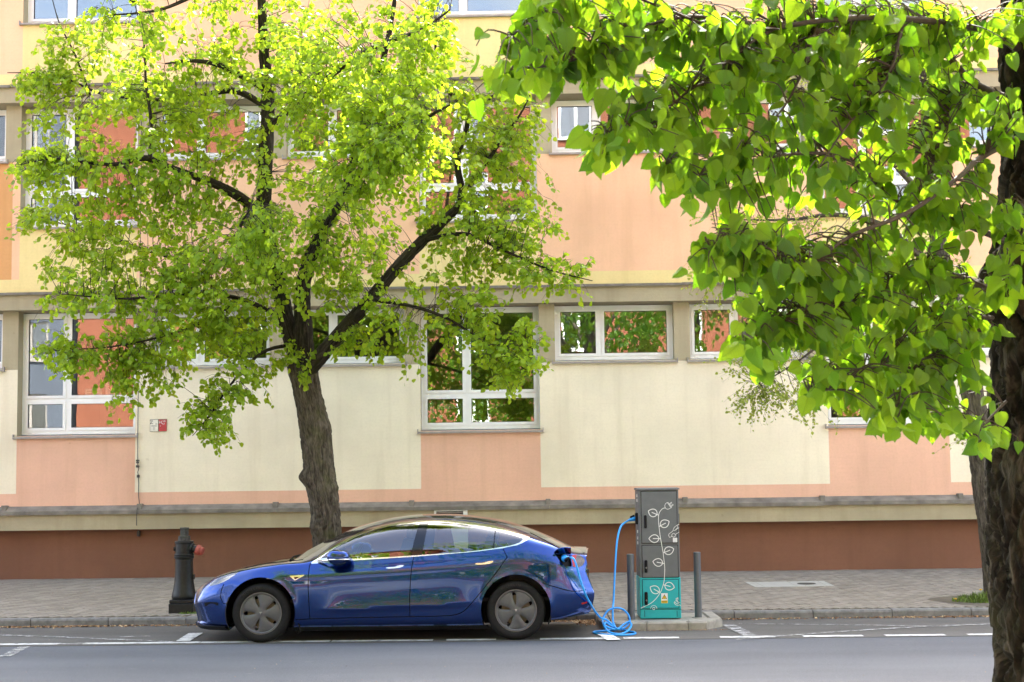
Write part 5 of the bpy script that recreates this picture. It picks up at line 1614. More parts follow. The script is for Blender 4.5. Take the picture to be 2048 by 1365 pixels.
# soil patch, grass and dandelions at the foot of the right-hand trees
MATS['grass'] = plain('grass_blade', (0.13, 0.20, 0.025), 0.7, 0.6, 35)
def tuft(name, label, cx_, cy, rx, ry, n, h):
    m_ = MB()
    for i in range(n):
        a, r = rr.uniform(0, 6.28), math.sqrt(rr.random())
        x, y = cx_ + rx * r * math.cos(a), cy + ry * r * math.sin(a); z = pave_z(y) - .004
        hh = h * rr.uniform(.3, 1) * (1.15 - .75 * r * r); d = rr.uniform(0, 6.28); l = hh * rr.uniform(.3, 1.1); w = .004
        dx, dy = math.cos(d), math.sin(d)
        m_.add([(x - dy * w, y + dx * w, z), (x + dy * w, y - dx * w, z), (x + dx * l * .4 + dy * w * .8, y + dy * l * .4 - dx * w * .8, z + hh * .7), (x + dx * l * .4 - dy * w * .8, y + dy * l * .4 + dx * w * .8, z + hh * .7), (x + dx * l, y + dy * l, z + hh)], [(0, 1, 2, 3), (3, 2, 4)])
    o = m_.build(name, MATS['grass']); tag(o, label, 'grass', kind='stuff')
gt = Gp(1965, 1203)
MB().add([(gt.x + .62 * math.cos(a) * (1 + .15 * math.sin(3 * a)), gt.y + .05 + .55 * math.sin(a), pave_z(gt.y + .55 * math.sin(a)) + .005) for a in np.linspace(0, 2 * math.pi, 26)[:-1]], [tuple(range(25))]).build('soil_patch', MATS['earth'], pav)
tuft('grass_tuft', 'green grass tuft with dandelions at the foot of the leaning tree', gt.x + .05, gt.y, .46, .24, 1300, .15)
tuft('grass_tuft', 'small moss and grass tuft at the hydrant base', hx + .1, hy - .19, .14, .05, 160, .04)
MATS['dandelion'] = plain('dandelion_yellow', (0.75, 0.45, 0.01), 0.7, 0.1, 60)
for (px, py, hgt, lab) in ((1910.5, 1198.5, .05, 'yellow dandelion flower at the outer edge of the grass tuft'), (1961.5, 1180, .16, 'yellow dandelion flower standing above the grass tuft by the trunk')):
    D = gt.y + (.0 if px < 1930 else .05)
    p = P(px, py, D)
    dn = thing('dandelion', (p.x, p.y, pave_z(p.y)), lab, 'flower')
    MB().tube([(p.x + .02, p.y, pave_z(p.y) - .003), (p.x, p.y, p.z)], .003, 5).build('stalk', MATS['grass'], dn)
    MB().lathe([(0, -.008), (.012, -.006), (.021, .002), (.018, .009), (0, .012)], 10, (p.x, p.y, p.z)).build('flower_head', MATS['dandelion'], dn)
# ================================================================== TREES
from mathutils import noise as mnoise
def barkmat(name, dark, mid, light, moss, sc=1.0, bump=1.0):
    t = NT(name)
    uvc = t.coord('UV', (1, 1, 1))
    mp = t.n('ShaderNodeMapping'); mp.inputs['Scale'].default_value = (26 * sc, 5.0 * sc, 1); t.l(uvc, mp.inputs[0])
    r1 = t.noise(mp.outputs[0], 1.0, 6, 0.62, 0.6)
    mp2 = t.n('ShaderNodeMapping'); mp2.inputs['Scale'].default_value = (70 * sc, 22 * sc, 1); t.l(uvc, mp2.inputs[0])
    r2 = t.noise(mp2.outputs[0], 1.0, 4, 0.6)
    h = t.math('ADD', t.math('MULTIPLY', r1, 0.75), t.math('MULTIPLY', r2, 0.25))
    col = t.ramp(h, [(0.36, dark), (0.5, mid), (0.66, light)])
    g = t.noise(t.geo(), 3.0, 4, 0.6)
    col = t.mix(t.math('MULTIPLY', t.ramp(g, [(0.5, (0, 0, 0)), (0.7, (1, 1, 1))]), 0.55), col, moss)
    t.bsdf(col, 0.9, t.bump(h, bump, 0.03), Specular_IOR_Level=0.15)
    return t.mat
MATS['bark'] = barkmat('linden_bark', (0.025, 0.020, 0.015, 1), (0.080, 0.066, 0.050, 1), (0.165, 0.14, 0.108, 1), (0.085, 0.085, 0.03, 1))
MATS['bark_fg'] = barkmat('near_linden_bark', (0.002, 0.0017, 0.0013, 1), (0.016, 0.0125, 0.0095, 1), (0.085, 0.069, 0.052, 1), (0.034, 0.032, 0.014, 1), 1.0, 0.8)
MATS['limb_bark'] = barkmat('linden_limb_bark', (0.008, 0.0065, 0.005, 1), (0.030, 0.024, 0.018, 1), (0.080, 0.066, 0.05, 1), (0.035, 0.035, 0.012, 1))
MATS['twig'] = plain('twig_bark', (0.030, 0.021, 0.016), 0.85, 0.3, 60)
MATS['redtwig'] = plain('young_twig_bark', (0.035, 0.02, 0.012), 0.7, 0.3, 60)
def leafmat(name, c0, c1, c2, tr0, tr1, fac=0.45, veins=False, rough=0.42):
    t = NT(name)
    gi = t.n('ShaderNodeNewGeometry')
    if veins:
        oi = t.n('ShaderNodeObjectInfo')
        rnd_ = t.math('FRACT', t.math('ADD', gi.outputs['Random Per Island'], oi.outputs['Random']))
    else: rnd_ = gi.outputs['Random Per Island']
    col = t.ramp(rnd_, [(0.0, c0), (0.5, c1), (1.0, c2)])
    trc = t.ramp(rnd_, [(0.0, tr0), (1.0, tr1)])
    nrm = None
    if veins:
        uv = t.n('ShaderNodeTexCoord').outputs['UV']
        sx = t.n('ShaderNodeSeparateXYZ'); t.l(uv, sx.inputs[0])
        ax = t.math('ABSOLUTE', t.math('SUBTRACT', sx.outputs[0], 0.5))
        # side veins run forward and outward from the midrib
        ph = t.math('SUBTRACT', sx.outputs[1], t.math('MULTIPLY', ax, 0.85))
        wv = t.math('ABSOLUTE', t.math('SUBTRACT', t.math('FRACT', t.math('MULTIPLY', ph, 8.0)), 0.5))
        side = t.ramp(wv, [(0.0, (1, 1, 1)), (0.09, (0, 0, 0))])
        midr = t.ramp(ax, [(0.0, (1, 1, 1)), (0.022, (0, 0, 0))])
        v = t.math('MAXIMUM', side, midr)
        col = t.mix(t.math('MULTIPLY', v, 0.6), col, (c2[0] * 1.6, c2[1] * 1.35, c2[2] * 2.2, 1))
        trc = t.mix(t.math('MULTIPLY', v, 0.6), trc, (tr0[0] * .55, tr0[1] * .6, tr0[2] * .6, 1))
        bl = t.noise(t.geo(), 9, 3, 0.5)
        col = t.mix(t.math('MULTIPLY', t.ramp(bl, [(0.45, (0, 0, 0)), (0.7, (1, 1, 1))]), 0.3), col, (c0[0] * .8, c0[1] * .8, c0[2] * .8, 1))
        nrm = t.bump(t.math('SUBTRACT', t.math('MULTIPLY', v, -1.0), t.math('MULTIPLY', bl, 0.4)), 0.5, 0.004)
    p = t.bsdf(col, rough, nrm)
    p.inputs['Specular IOR Level'].default_value = 0.3
    tl = t.n('ShaderNodeBsdfTranslucent'); t.l(trc, tl.inputs['Color'])
    if nrm is not None: t.l(nrm, tl.inputs['Normal'])
    mx = t.n('ShaderNodeMixShader'); mx.inputs[0].default_value = fac
    t.l(p.outputs[0], mx.inputs[1]); t.l(tl.outputs[0], mx.inputs[2]); t.l(mx.outputs[0], t.out.inputs[0])
    return t.mat
MATS['leaf'] = leafmat('linden_leaf', (0.125, 0.215, 0.014, 1), (0.175, 0.28, 0.016, 1), (0.24, 0.33, 0.02, 1), (0.44, 0.64, 0.02, 1), (0.64, 0.80, 0.035, 1), 0.5)
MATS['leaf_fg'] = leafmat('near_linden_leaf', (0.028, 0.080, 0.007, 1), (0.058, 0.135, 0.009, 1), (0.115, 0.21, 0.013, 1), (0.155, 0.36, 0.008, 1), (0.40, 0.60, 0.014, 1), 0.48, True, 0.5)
MATS['leaf_back'] = leafmat('young_leaf', (0.15, 0.21, 0.03, 1), (0.21, 0.27, 0.04, 1), (0.28, 0.33, 0.06, 1), (0.45, 0.56, 0.05, 1), (0.6, 0.68, 0.08, 1), 0.45)

def bark_tube(name, pts, rad, mat, parent, n=20, seg=.06, amp=.0, freq=9.0, lumps=(), seed=0, sub=6):
    """tapered stem along a path, with furrowed bark as real relief"""
    cp = [Vector((*p, r)) if False else (Vector(p), r) for p, r in zip(pts, rad)]
    path = catmull([p for p, _ in cp], sub); rr_ = [v.x for v in catmull([Vector((r, 0, 0)) for _, r in cp], sub)]
    # resample evenly
    L = [0.0]
    for a, b in zip(path[:-1], path[1:]): L.append(L[-1] + (b - a).length)
    m_ = max(2, int(L[-1] / seg)); ls = np.linspace(0, L[-1], m_ + 1)
    X = np.array([[p.x, p.y, p.z] for p in path]); Lr = np.array(L)
    C = np.stack([np.interp(ls, Lr, X[:, k]) for k in range(3)], 1); RR = np.interp(ls, Lr, rr_)
    mb = MB(); mb.uv = []
    nrm = None
    for i in range(m_ + 1):
        a = C[max(i - 1, 0)]; b = C[min(i + 1, m_)]
        t_ = Vector(b - a).normalized()
        if nrm is None:
            nrm = (Vector((1, 0, 0)) - t_ * t_.x).normalized()
        nrm = (nrm - t_ * nrm.dot(t_)).normalized(); bn = t_.cross(nrm)
        for q in range(n + 1):
            an = 2 * math.pi * (q % n) / n
            d = nrm * math.cos(an) + bn * math.sin(an)
            r = RR[i]
            if amp:
                w = RR[i] * 7
                sw_ = an + .35 * math.sin(ls[i] * 1.1 + seed)
                wob = .25 * mnoise.noise(Vector((math.cos(an) * 2, math.sin(an) * 2, ls[i] * 6 + seed)))
                sw_ += wob
                v1 = mnoise.noise(Vector((math.cos(sw_) * freq * .42, math.sin(sw_) * freq * .42, ls[i] * 2.6 + seed)))
                v2 = mnoise.noise(Vector((math.cos(sw_) * freq * 1.0 + 7, math.sin(sw_) * freq * 1.0, ls[i] * 6.5 + seed)))
                v3 = mnoise.noise(Vector((math.cos(an) * freq * 2.6, math.sin(an) * freq * 2.6, ls[i] * 22 + seed)))
                big_ = mnoise.noise(Vector((math.cos(an), math.sin(an), ls[i] * .9 + seed * 3)))
                r = r * (1 + .08 * big_) + amp * (min(1, abs(v1) * 5.5) - 1 + .45 * (min(1, abs(v2) * 4) - 1) + .16 * v3) + amp * .5
            p = Vector(C[i]) + d * r
            for (lp, lr, la) in lumps:
                dd_ = (p - lp).length
                if dd_ < lr * 2.2: p = p + d * la * math.exp(-(dd_ / lr) ** 2)
            mb.v.append(tuple(p)); mb.uv.append((q / n * RR[0] * 6.3, ls[i]))
    for i in range(m_):
        for q in range(n):
            b = i * (n + 1) + q
            mb.f.append((b, b + 1, b + n + 2, b + n + 1)); mb.m.append(0)
    return mb.build(name, mat, parent, smooth=True), list(zip([Vector(c_) for c_ in C], RR))

# ---- leaf shapes (tip along +y, blade in xy, z up)
def leaf_small():
    V = [(0, 0, 0), (-.36, .22, .06), (-.40, .52, .05), (-.2, .82, .0), (0, 1.0, -.06), (.2, .82, .0), (.40, .52, .05), (.36, .22, .06), (0, .5, -.03)]
    F = [(0, 8, 2, 1), (8, 4, 3, 2), (0, 7, 6, 8), (8, 6, 5, 4)]
    return np.array(V), F
def leaf_big(fold=.16, droop=.18, seed=0):
    rr2 = random.Random(seed)
    half = [(0.0, .0), (.16, -.07), (.33, -.02), (.44, .10), (.48, .26), (.45, .44), (.36, .62), (.24, .79), (.10, .93), (.0, 1.06)]
    V, UV = [], []
    mid = [0, .12, .26, .40, .55, .70, .85, .94, 1.0, 1.06]
    n = len(half)
    tw = rr2.uniform(-.5, .5); wave = rr2.uniform(.03, .08); ph = rr2.uniform(0, 6)
    def z(x, y): return abs(x) * fold * 2 * (1 - .5 * y) - droop * y * y + tw * x * y * .5 + wave * math.sin(ph + y * 7 + (3 if x > 0 else 0)) * abs(x) * 2
    cols = []
    for sgn in (-1, 1):
        col = []
        for k in range(n):
            hx_, hy_ = half[k]
            x = sgn * hx_ * (1 + rr2.uniform(-.03, .03)); y = hy_
            col.append(len(V)); V.append((x, y, z(x, y))); UV.append((.5 + x * .9, y))
        inner = []
        for k in range(n):
            hx_, hy_ = half[k]; x = sgn * hx_ * .5; y = mid[k] * .5 + hy_ * .5
            inner.append(len(V)); V.append((x, y, z(x, y))); UV.append((.5 + x * .9, y))
        cols.append((col, inner))
    ml = []
    for k in range(n):
        y = mid[k]; ml.append(len(V)); V.append((0, y, -droop * y * y - .012)); UV.append((.5, y))
    F = []
    for s_, (col, inner) in enumerate(cols):
        for k in range(n - 1):
            a = (ml[k], inner[k], inner[k + 1], ml[k + 1]); b = (inner[k], col[k], col[k + 1], inner[k + 1])
            F += [a if s_ == 0 else a[::-1], b if s_ == 0 else b[::-1]]
    # petiole
    b = len(V)
    for (y, w) in ((-.5, .012), (0, .012)):
        for dx in (-1, 1): V.append((dx * w, y, .10 * (y * -2) ** 2)); UV.append((.5, 0))
    F.append((b, b + 1, b + 3, b + 2))
    return np.array(V), F, UV
def frame_from(ydir, zdir):
    y = ydir.normalized(); z = (zdir - y * zdir.dot(y))
    if z.length < 1e-4: z = y.orthogonal()
    z.normalize(); x = y.cross(z)
    return np.array([[x.x, y.x, z.x], [x.y, y.y, z.y], [x.z, y.z, z.z]])
class LeafBatch:
    def __init__(s, tmpl, faces, uv=None):
        s.t = tmpl; s.F = np.array([f if len(f) == 4 else (*f, f[-1]) for f in faces]); s.R = []; s.P = []; s.S = []; s.uv = uv
    def add(s, p, R, size): s.P.append(tuple(p)); s.R.append(R); s.S.append(size)
    def build(s, name, mat, parent):
        Rm = np.array(s.R); Pm = np.array(s.P); Sm = np.array(s.S)
        V = np.einsum('nij,kj->nki', Rm, s.t) * Sm[:, None, None] + Pm[:, None, :]
        k = len(s.t); n = len(Pm)
        off = np.array(wloc(parent)) if parent is not None else np.zeros(3)
        V = V.reshape(-1, 3) - off
        F = (s.F[None] + (np.arange(n) * k)[:, None, None]).reshape(-1, 4)
        me = bpy.data.meshes.new(name)
        me.vertices.add(len(V)); me.vertices.foreach_set('co', V.ravel().astype(np.float32))
        me.loops.add(F.size); me.loops.foreach_set('vertex_index', F.ravel().astype(np.int32))
        me.polygons.add(len(F)); me.polygons.foreach_set('loop_start', np.arange(0, F.size, 4, dtype=np.int32))
        if s.uv is not None:
            u = np.tile(np.array(s.uv, dtype=np.float32), (n, 1))
            l = me.uv_layers.new(name='UVMap'); l.data.foreach_set('uv', u[F.ravel()].ravel())
        me.materials.append(mat)
        me.polygons.foreach_set('use_smooth', np.ones(len(F), dtype=bool))
        me.update(); me.validate()
        o = bpy.data.objects.new(name, me); link(o, parent); o['kind'] = 'stuff'
        return o
def build_joined(batches_, name, mat, parent):
    """all leaf shapes of one crown as one mesh"""
    off = np.array(wloc(parent)); VV, FF_, UU = [], [], []; base_ = 0
    for s in batches_:
        if not s.P: continue
        V = np.einsum('nij,kj->nki', np.array(s.R), s.t) * np.array(s.S)[:, None, None] + np.array(s.P)[:, None, :]
        k, n = len(s.t), len(s.P)
        FF_.append((s.F[None] + (np.arange(n) * k)[:, None, None]).reshape(-1, 4) + base_)
        VV.append(V.reshape(-1, 3) - off); UU.append(np.tile(np.array(s.uv, dtype=np.float32), (n, 1))); base_ += n * k
    V = np.concatenate(VV); F = np.concatenate(FF_); U = np.concatenate(UU)
    me = bpy.data.meshes.new(name)
    me.vertices.add(len(V)); me.vertices.foreach_set('co', V.ravel().astype(np.float32))
    me.loops.add(F.size); me.loops.foreach_set('vertex_index', F.ravel().astype(np.int32))
    me.polygons.add(len(F)); me.polygons.foreach_set('loop_start', np.arange(0, F.size, 4, dtype=np.int32))
    l = me.uv_layers.new(name='UVMap'); l.data.foreach_set('uv', U[F.ravel()].ravel())
    me.materials.append(mat); me.polygons.foreach_set('use_smooth', np.ones(len(F), dtype=bool))
    me.update(); me.validate()
    o = bpy.data.objects.new(name, me); link(o, parent); o['kind'] = 'stuff'
    return o
def nearest(nodes_arr, p):
    d = ((nodes_arr - np.array(p)) ** 2).sum(1)
    return int(d.argmin()), float(d.min()) ** .5
# ================================================================== the linden behind the car
rt = random.Random(21)
TD = 18.0
tb = G(664, 1215, pave_z(TD))
lin = thing('linden_tree', (P(664, 1205, TD).x, TD, pave_z(TD) - .01), 'leafy linden with a crooked knobbly trunk standing behind the blue car', 'tree', 'street lindens')
pt = lambda a: P(a[0], a[1], a[2])
trunk_px = [(668, 1225, TD), (660, 1150, TD), (655, 1090, TD), (650, 1020, TD), (641, 960, TD), (634, 900, TD), (624, 830, TD), (612, 770, TD), (604, 730, TD), (600, 700, TD)]
trunk_r = [.25, .195, .188, .195, .205, .198, .188, .18, .195, .16]
lum = [(P(608, 955, TD - .12), .10, .10), (P(672, 975, TD - .1), .07, .05), (P(625, 1055, TD - .15), .10, .05), (P(648, 860, TD - .1), .14, .05), (P(600, 790, TD - .1), .08, .03)]
_, tnodes = bark_tube('trunk', [pt(a) for a in trunk_px], trunk_r, MATS['bark'], lin, 64, .022, .028, 8.0, lum, 1.7)
limbs = {
 'leader': ([(602, 735, 18), (588, 690, 18), (573, 640, 18), (558, 570, 18), (540, 490, 18), (528, 410, 18), (532, 300, 18.05), (536, 200, 18.1), (527, 90, 18.1), (522, -40, 18.1), (520, -200, 18.1)], [.15, .125, .115, .105, .098, .105, .10, .085, .07, .05, .02]),
 'second': ([(608, 728, 17.95), (606, 640, 17.9), (607, 565, 17.8), (634, 480, 17.6), (680, 400, 17.3), (715, 300, 17.0), (750, 180, 16.8), (780, 60, 16.7), (800, -80, 16.7)], [.16, .12, .10, .08, .06, .05, .04, .03, .01]),
 'right': ([(612, 742, 17.95), (640, 714, 17.8), (690, 655, 17.6), (740, 600, 17.6), (790, 540, 17.7), (845, 482, 17.8), (880, 450, 17.9), (922, 398, 18.0), (915, 320, 18.1), (935, 230, 18.2), (880, 160, 18.2), (870, 60, 18.2)], [.13, .11, .09, .085, .08, .075, .065, .05, .04, .03, .02, .01]),
 'left': ([(530, 450, 18), (490, 402, 17.8), (430, 368, 17.6), (380, 350, 17.5), (330, 332, 17.4), (290, 316, 17.3), (240, 328, 17.2), (190, 328, 17.1), (110, 318, 17.0), (40, 330, 17.0)], [.09, .075, .06, .05, .045, .04, .028, .02, .013, .006]),
 'a': ([(533, 180, 18.05), (480, 150, 17.9), (430, 128, 17.7), (380, 122, 17.6), (330, 128, 17.5)], [.05, .045, .035, .025, .01]),
 'b': ([(534, 215, 18.05), (470, 182, 18.2), (400, 192, 18.4), (320, 200, 18.5), (210, 190, 18.6), (110, 150, 18.7), (15, 146, 18.8)], [.05, .045, .035, .028, .02, .012, .006]),
 'c': ([(300, 318, 17.3), (302, 240, 17.3), (292, 170, 17.3), (288, 90, 17.3), (270, 10, 17.3)], [.03, .024, .018, .012, .006]),
 'd': ([(180, 190, 18.6), (150, 110, 18.6), (120, 50, 18.6), (105, 0, 18.6)], [.018, .014, .01, .006]),
 'e': ([(845, 482, 17.8), (930, 468, 17.5), (1000, 498, 17.3), (1100, 540, 17.1), (1185, 562, 17.0)], [.035, .028, .02, .012, .005]),
 'f': ([(740, 600, 17.6), (820, 612, 17.3), (900, 640, 17.1), (980, 695, 17.0), (1060, 745, 16.9)], [.03, .024, .018, .012, .005]),
 'g': ([(573, 640, 18), (480, 598, 17.6), (380, 588, 17.4), (250, 598, 17.2), (120, 588, 17.1)], [.04, .03, .022, .014, .005]),
 'h': ([(558, 565, 18), (450, 530, 18.3), (340, 515, 18.5), (200, 470, 18.6), (90, 438, 18.7)], [.04, .03, .022, .014, .005]),
 'i': ([(588, 690, 18), (525, 705, 17.7), (465, 765, 17.5), (420, 830, 17.4), (385, 872, 17.4)], [.03, .022, .015, .01, .004]),
 'j': ([(480, 600, 17.6), (380, 655, 17.4), (250, 690, 17.2), (110, 702, 17.1)], [.025, .018, .012, .004]),
 'k': ([(607, 565, 17.8), (660, 440, 17.0), (735, 335, 16.2), (825, 255, 15.7), (900, 210, 15.4)], [.06, .05, .04, .028, .012]),
 'l': ([(533, 260, 18.0), (620, 185, 17.2), (730, 105, 16.4), (840, 60, 15.9), (900, 20, 15.7)], [.05, .042, .03, .02, .01]),
 'm': ([(522, -40, 18.1), (420, -20, 17.4), (320, 20, 17.0), (230, 30, 16.8)], [.04, .03, .02, .01]),
 'n': ([(935, 380, 18.0), (990, 300, 17.8), (1040, 230, 17.6), (1060, 190, 17.5)], [.035, .025, .015, .006]),
 'o': ([(935, 240, 18.2), (1000, 180, 18.0), (1040, 150, 17.9)], [.02, .014, .006]),
 'p': ([(560, 580, 18), (500, 520, 17.2), (480, 460, 16.7), (500, 420, 16.4)], [.04, .03, .02, .01]),
}
nodes = []
for k, (pp_, rad) in limbs.items():
    big_ = rad[0] > .1
    _, nd = bark_tube('limb', [pt(a) for a in pp_], rad, MATS['limb_bark'], lin, 20 if big_ else 9, .05 if big_ else .1, .012 if big_ else .0, 5.0, (), hash(k) % 7 if False else len(k) + rad[0] * 9)
    nodes += nd
NA = np.array([[*c_] for c_, r in nodes])
# foliage masses: (px, py, rx, ry, depth, half depth, clusters)
MASS = [(500, 70, 200, 90, 17.8, .9, 60), (330, 150, 170, 80, 17.6, .8, 52), (250, 40, 90, 60, 17, .5, 20), (300, 230, 150, 70, 17.8, .8, 46), (120, 165, 100, 28, 18.6, .4, 16), (150, 90, 60, 70, 18.5, .4, 16), (130, 235, 80, 40, 18.4, .4, 12),
        (170, 300, 100, 40, 17.4, .5, 20), (100, 325, 80, 30, 17.1, .4, 18), (220, 400, 150, 50, 17.6, .7, 34), (110, 420, 70, 40, 18.4, .4, 10), (330, 380, 110, 70, 17.4, .7, 34), (430, 290, 110, 90, 17.6, .8, 40),
        (260, 480, 150, 50, 17.8, .7, 34), (420, 460, 110, 70, 17.5, .7, 36), (160, 520, 80, 40, 18.2, .5, 12), (300, 560, 170, 50, 17.4, .6, 40), (150, 590, 70, 22, 17.1, .3, 10), (430, 560, 110, 70, 17.3, .7, 38),
        (350, 640, 130, 50, 17.3, .5, 34), (200, 690, 110, 30, 17.2, .4, 22), (300, 740, 80, 45, 17.4, .4, 20), (470, 650, 80, 60, 17.4, .5, 24), (470, 750, 60, 60, 17.5, .4, 20), (420, 830, 50, 50, 17.4, .3, 16),
        (540, 480, 70, 80, 16.6, .6, 40), (560, 600, 50, 50, 17.2, .5, 7), (690, 470, 100, 70, 17.2, .7, 34), (680, 560, 90, 50, 17.0, .6, 28), (600, 380, 90, 70, 17.4, .8, 30), (770, 650, 60, 60, 17.2, .4, 13), (700, 690, 50, 30, 17.4, .3, 8),
        (690, 90, 150, 100, 16.3, .7, 66), (780, 190, 110, 90, 15.8, .6, 62), (660, 230, 120, 80, 16.4, .7, 48), (800, 300, 85, 80, 15.7, .6, 52), (720, 350, 90, 60, 16.1, .6, 36), (850, 90, 60, 80, 15.8, .5, 26), (600, 150, 80, 70, 17.2, .6, 26),
        (900, 150, 60, 60, 18.1, .4, 14), (980, 180, 80, 50, 17.9, .4, 16), (960, 270, 100, 70, 17.9, .6, 34), (1040, 240, 50, 50, 17.6, .4, 14), (1000, 360, 100, 60, 17.8, .6, 30), (900, 420, 80, 50, 17.8, .6, 22), (1040, 440, 70, 50, 17.5, .5, 18), (970, 490, 110, 50, 17.4, .5, 30),
        (1090, 540, 90, 35, 17.1, .3, 20), (900, 560, 90, 50, 17.4, .6, 18), (980, 610, 90, 40, 17.2, .5, 13), (930, 660, 60, 40, 17.1, .4, 10), (1020, 720, 55, 40, 16.9, .3, 18), (830, 690, 30, 50, 17.2, .3, 4), (860, 30, 30, 60, 18.2, .3, 8), (590, 720, 40, 40, 17.7, .2, 8),
        (60, 158, 50, 22, 18.7, .3, 10), (90, 110, 50, 40, 18.5, .3, 8), (60, 325, 45, 22, 17.05, .3, 10), (120, 700, 60, 22, 17.15, .3, 14), (1050, 690, 30, 60, 16.95, .3, 10), (250, 780, 40, 30, 17.4, .3, 8), (60, 430, 40, 25, 18.6, .3, 6),
        # the crown goes on above the picture
        (520, -120, 300, 120, 17.6, 1.2, 90), (250, -90, 150, 70, 17.6, .8, 30), (800, -110, 170, 90, 16.8, .9, 44), (560, -300, 260, 120, 17.8, 1.2, 60)]
tmpl, tf = leaf_small()
lb = LeafBatch(tmpl, tf)
tw = MB()
for (cx_, cy_, rx, ry, D, hd, nc) in MASS:
    for _ in range(int(nc * 1.45)):
        a = rt.uniform(0, 6.283); r = rt.random() ** .5
        q = P(cx_ + rx * r * math.cos(a), cy_ + ry * r * math.sin(a), D + rt.gauss(0, hd * .55))
        i, d = nearest(NA, q)
        root = nodes[i][0]
        if d > 1.4:
            # start the twig part-way, from an offshoot in the same mass
            root = root.lerp(q, 1 - 1.1 / d)
        dirv = (q - root)
        L = max(dirv.length, .05)
        m1 = root.lerp(q, .5) + Vector((rt.uniform(-.1, .1), rt.uniform(-.1, .1), .08 * L + rt.uniform(-.04, .08)))
        tip = q + Vector((0, 0, -.10 * rt.random()))
        pth = catmull([root, m1, tip], 4)
        tw.tube(pth, [max(.0065 * (1 - k / 8.5), .0014) * min(1.2, .5 + L * .6) for k in range(len(pth))], 3, caps=False)
        # spray of side shoots
        for s_ in range(3):
            base_ = pth[rt.randint(4, 8)]
            dv = (dirv.normalized() * .5 + Vector((rt.gauss(0, .6), rt.gauss(0, .6), rt.gauss(-.15, .4)))).normalized()
            ln = rt.uniform(.12, .28)
            sh = [base_, base_ + dv * ln * .5 + Vector((0, 0, .01)), base_ + dv * ln + Vector((0, 0, -.05))]
            tw.tube(sh, [.0032, .0024, .0012], 3, caps=False)
            nl = rt.randint(5, 8)
            for k in range(nl):
                f = (k + .6) / nl
                lp = sh[0].lerp(sh[2], f) + Vector((rt.gauss(0, .02), rt.gauss(0, .02), rt.gauss(-.015, .02)))
                yd = dv * .5 + Vector((rt.gauss(0, .7), rt.gauss(0, .7), rt.uniform(-1.0, -.05)))
                zd = Vector((rt.gauss(0, .8), rt.gauss(-.55, .7), rt.uniform(-.1, 1.0)))
                lb.add(lp, frame_from(yd, zd), rt.uniform(.050, .092))
tw.build('twigs', MATS['twig'], lin)['kind'] = 'stuff'
# water shoots with leaves on the trunk
lb.build('crown', MATS['leaf'], lin)

# ================================================================== the leaning tree to the right, thin young foliage
lean = thing('leaning_tree', (P(1988, 1196, 18.0).x, 18.0, pave_z(18.0) - .01), 'slender dark tree leaning over the pavement with sparse young leaves', 'tree')
_, n0_ = bark_tube('trunk', [P(*a) for a in ((2006, 1200, 18), (1990, 1100, 18), (1975, 1000, 18), (1962, 900, 18), (1950, 820, 18), (1930, 720, 18), (1905, 620, 18), (1880, 500, 18.1), (1860, 350, 18.2), (1850, 150, 18.2), (1845, -60, 18.2))], [.22, .185, .17, .16, .15, .14, .125, .11, .09, .06, .03], MATS['bark'], lean, 36, .04, .016, 7.0, (), 4.2)
blimbs = [([(1935, 740, 18), (1850, 640, 17.8), (1760, 620, 17.7), (1680, 660, 17.6), (1600, 720, 17.5), (1520, 770, 17.5)], [.06, .045, .032, .022, .014, .006]),
          ([(1890, 560, 18), (1780, 460, 17.9), (1680, 430, 17.8), (1580, 440, 17.7), (1480, 440, 17.6)], [.06, .045, .03, .02, .008]),
          ([(1870, 420, 18.1), (1760, 300, 18), (1660, 230, 18), (1560, 190, 18)], [.05, .035, .022, .01]),
          ([(1760, 620, 17.7), (1640, 590, 17.5), (1520, 570, 17.4), (1400, 555, 17.3)], [.03, .022, .014, .005]),
          ([(1740, 640, 17.7), (1745, 540, 17.6), (1735, 450, 17.6), (1720, 380, 17.6)], [.03, .022, .015, .008])]
bn_ = list(n0_)
for pp_, rad in blimbs:
    _, nd = bark_tube('limb', [P(*a) for a in pp_], rad, MATS['bark'], lean, 8, .1, 0)
    bn_ += nd
BA = np.array([[*c_] for c_, r in bn_])
lb2 = LeafBatch(tmpl, tf); tw2 = MB()
BM = [(1550, 750, 100, 50, 17.5, .4, 34), (1600, 815, 90, 28, 17.4, .3, 22), (1510, 800, 50, 35, 17.4, .3, 16), (1650, 700, 80, 50, 17.6, .4, 20), (1440, 560, 60, 40, 17.3, .3, 16), (1400, 535, 30, 25, 17.3, .2, 8), (1480, 440, 60, 45, 17.6, .3, 14), (1560, 440, 70, 55, 17.7, .4, 16),
      (1650, 440, 90, 60, 17.8, .5, 20), (1560, 590, 100, 45, 17.5, .4, 24), (1700, 250, 130, 110, 18, .6, 36), (1850, 250, 120, 140, 18.1, .6, 36), (1900, 500, 60, 60, 18, .4, 10), (1920, 880, 30, 8, 17.8, .2, 4), (1800, 60, 160, 90, 18, .7, 30), (1750, -120, 300, 120, 18, 1., 50), (1500, 720, 70, 25, 17.4, .3, 10), (1620, 140, 90, 90, 18, .5, 20)]
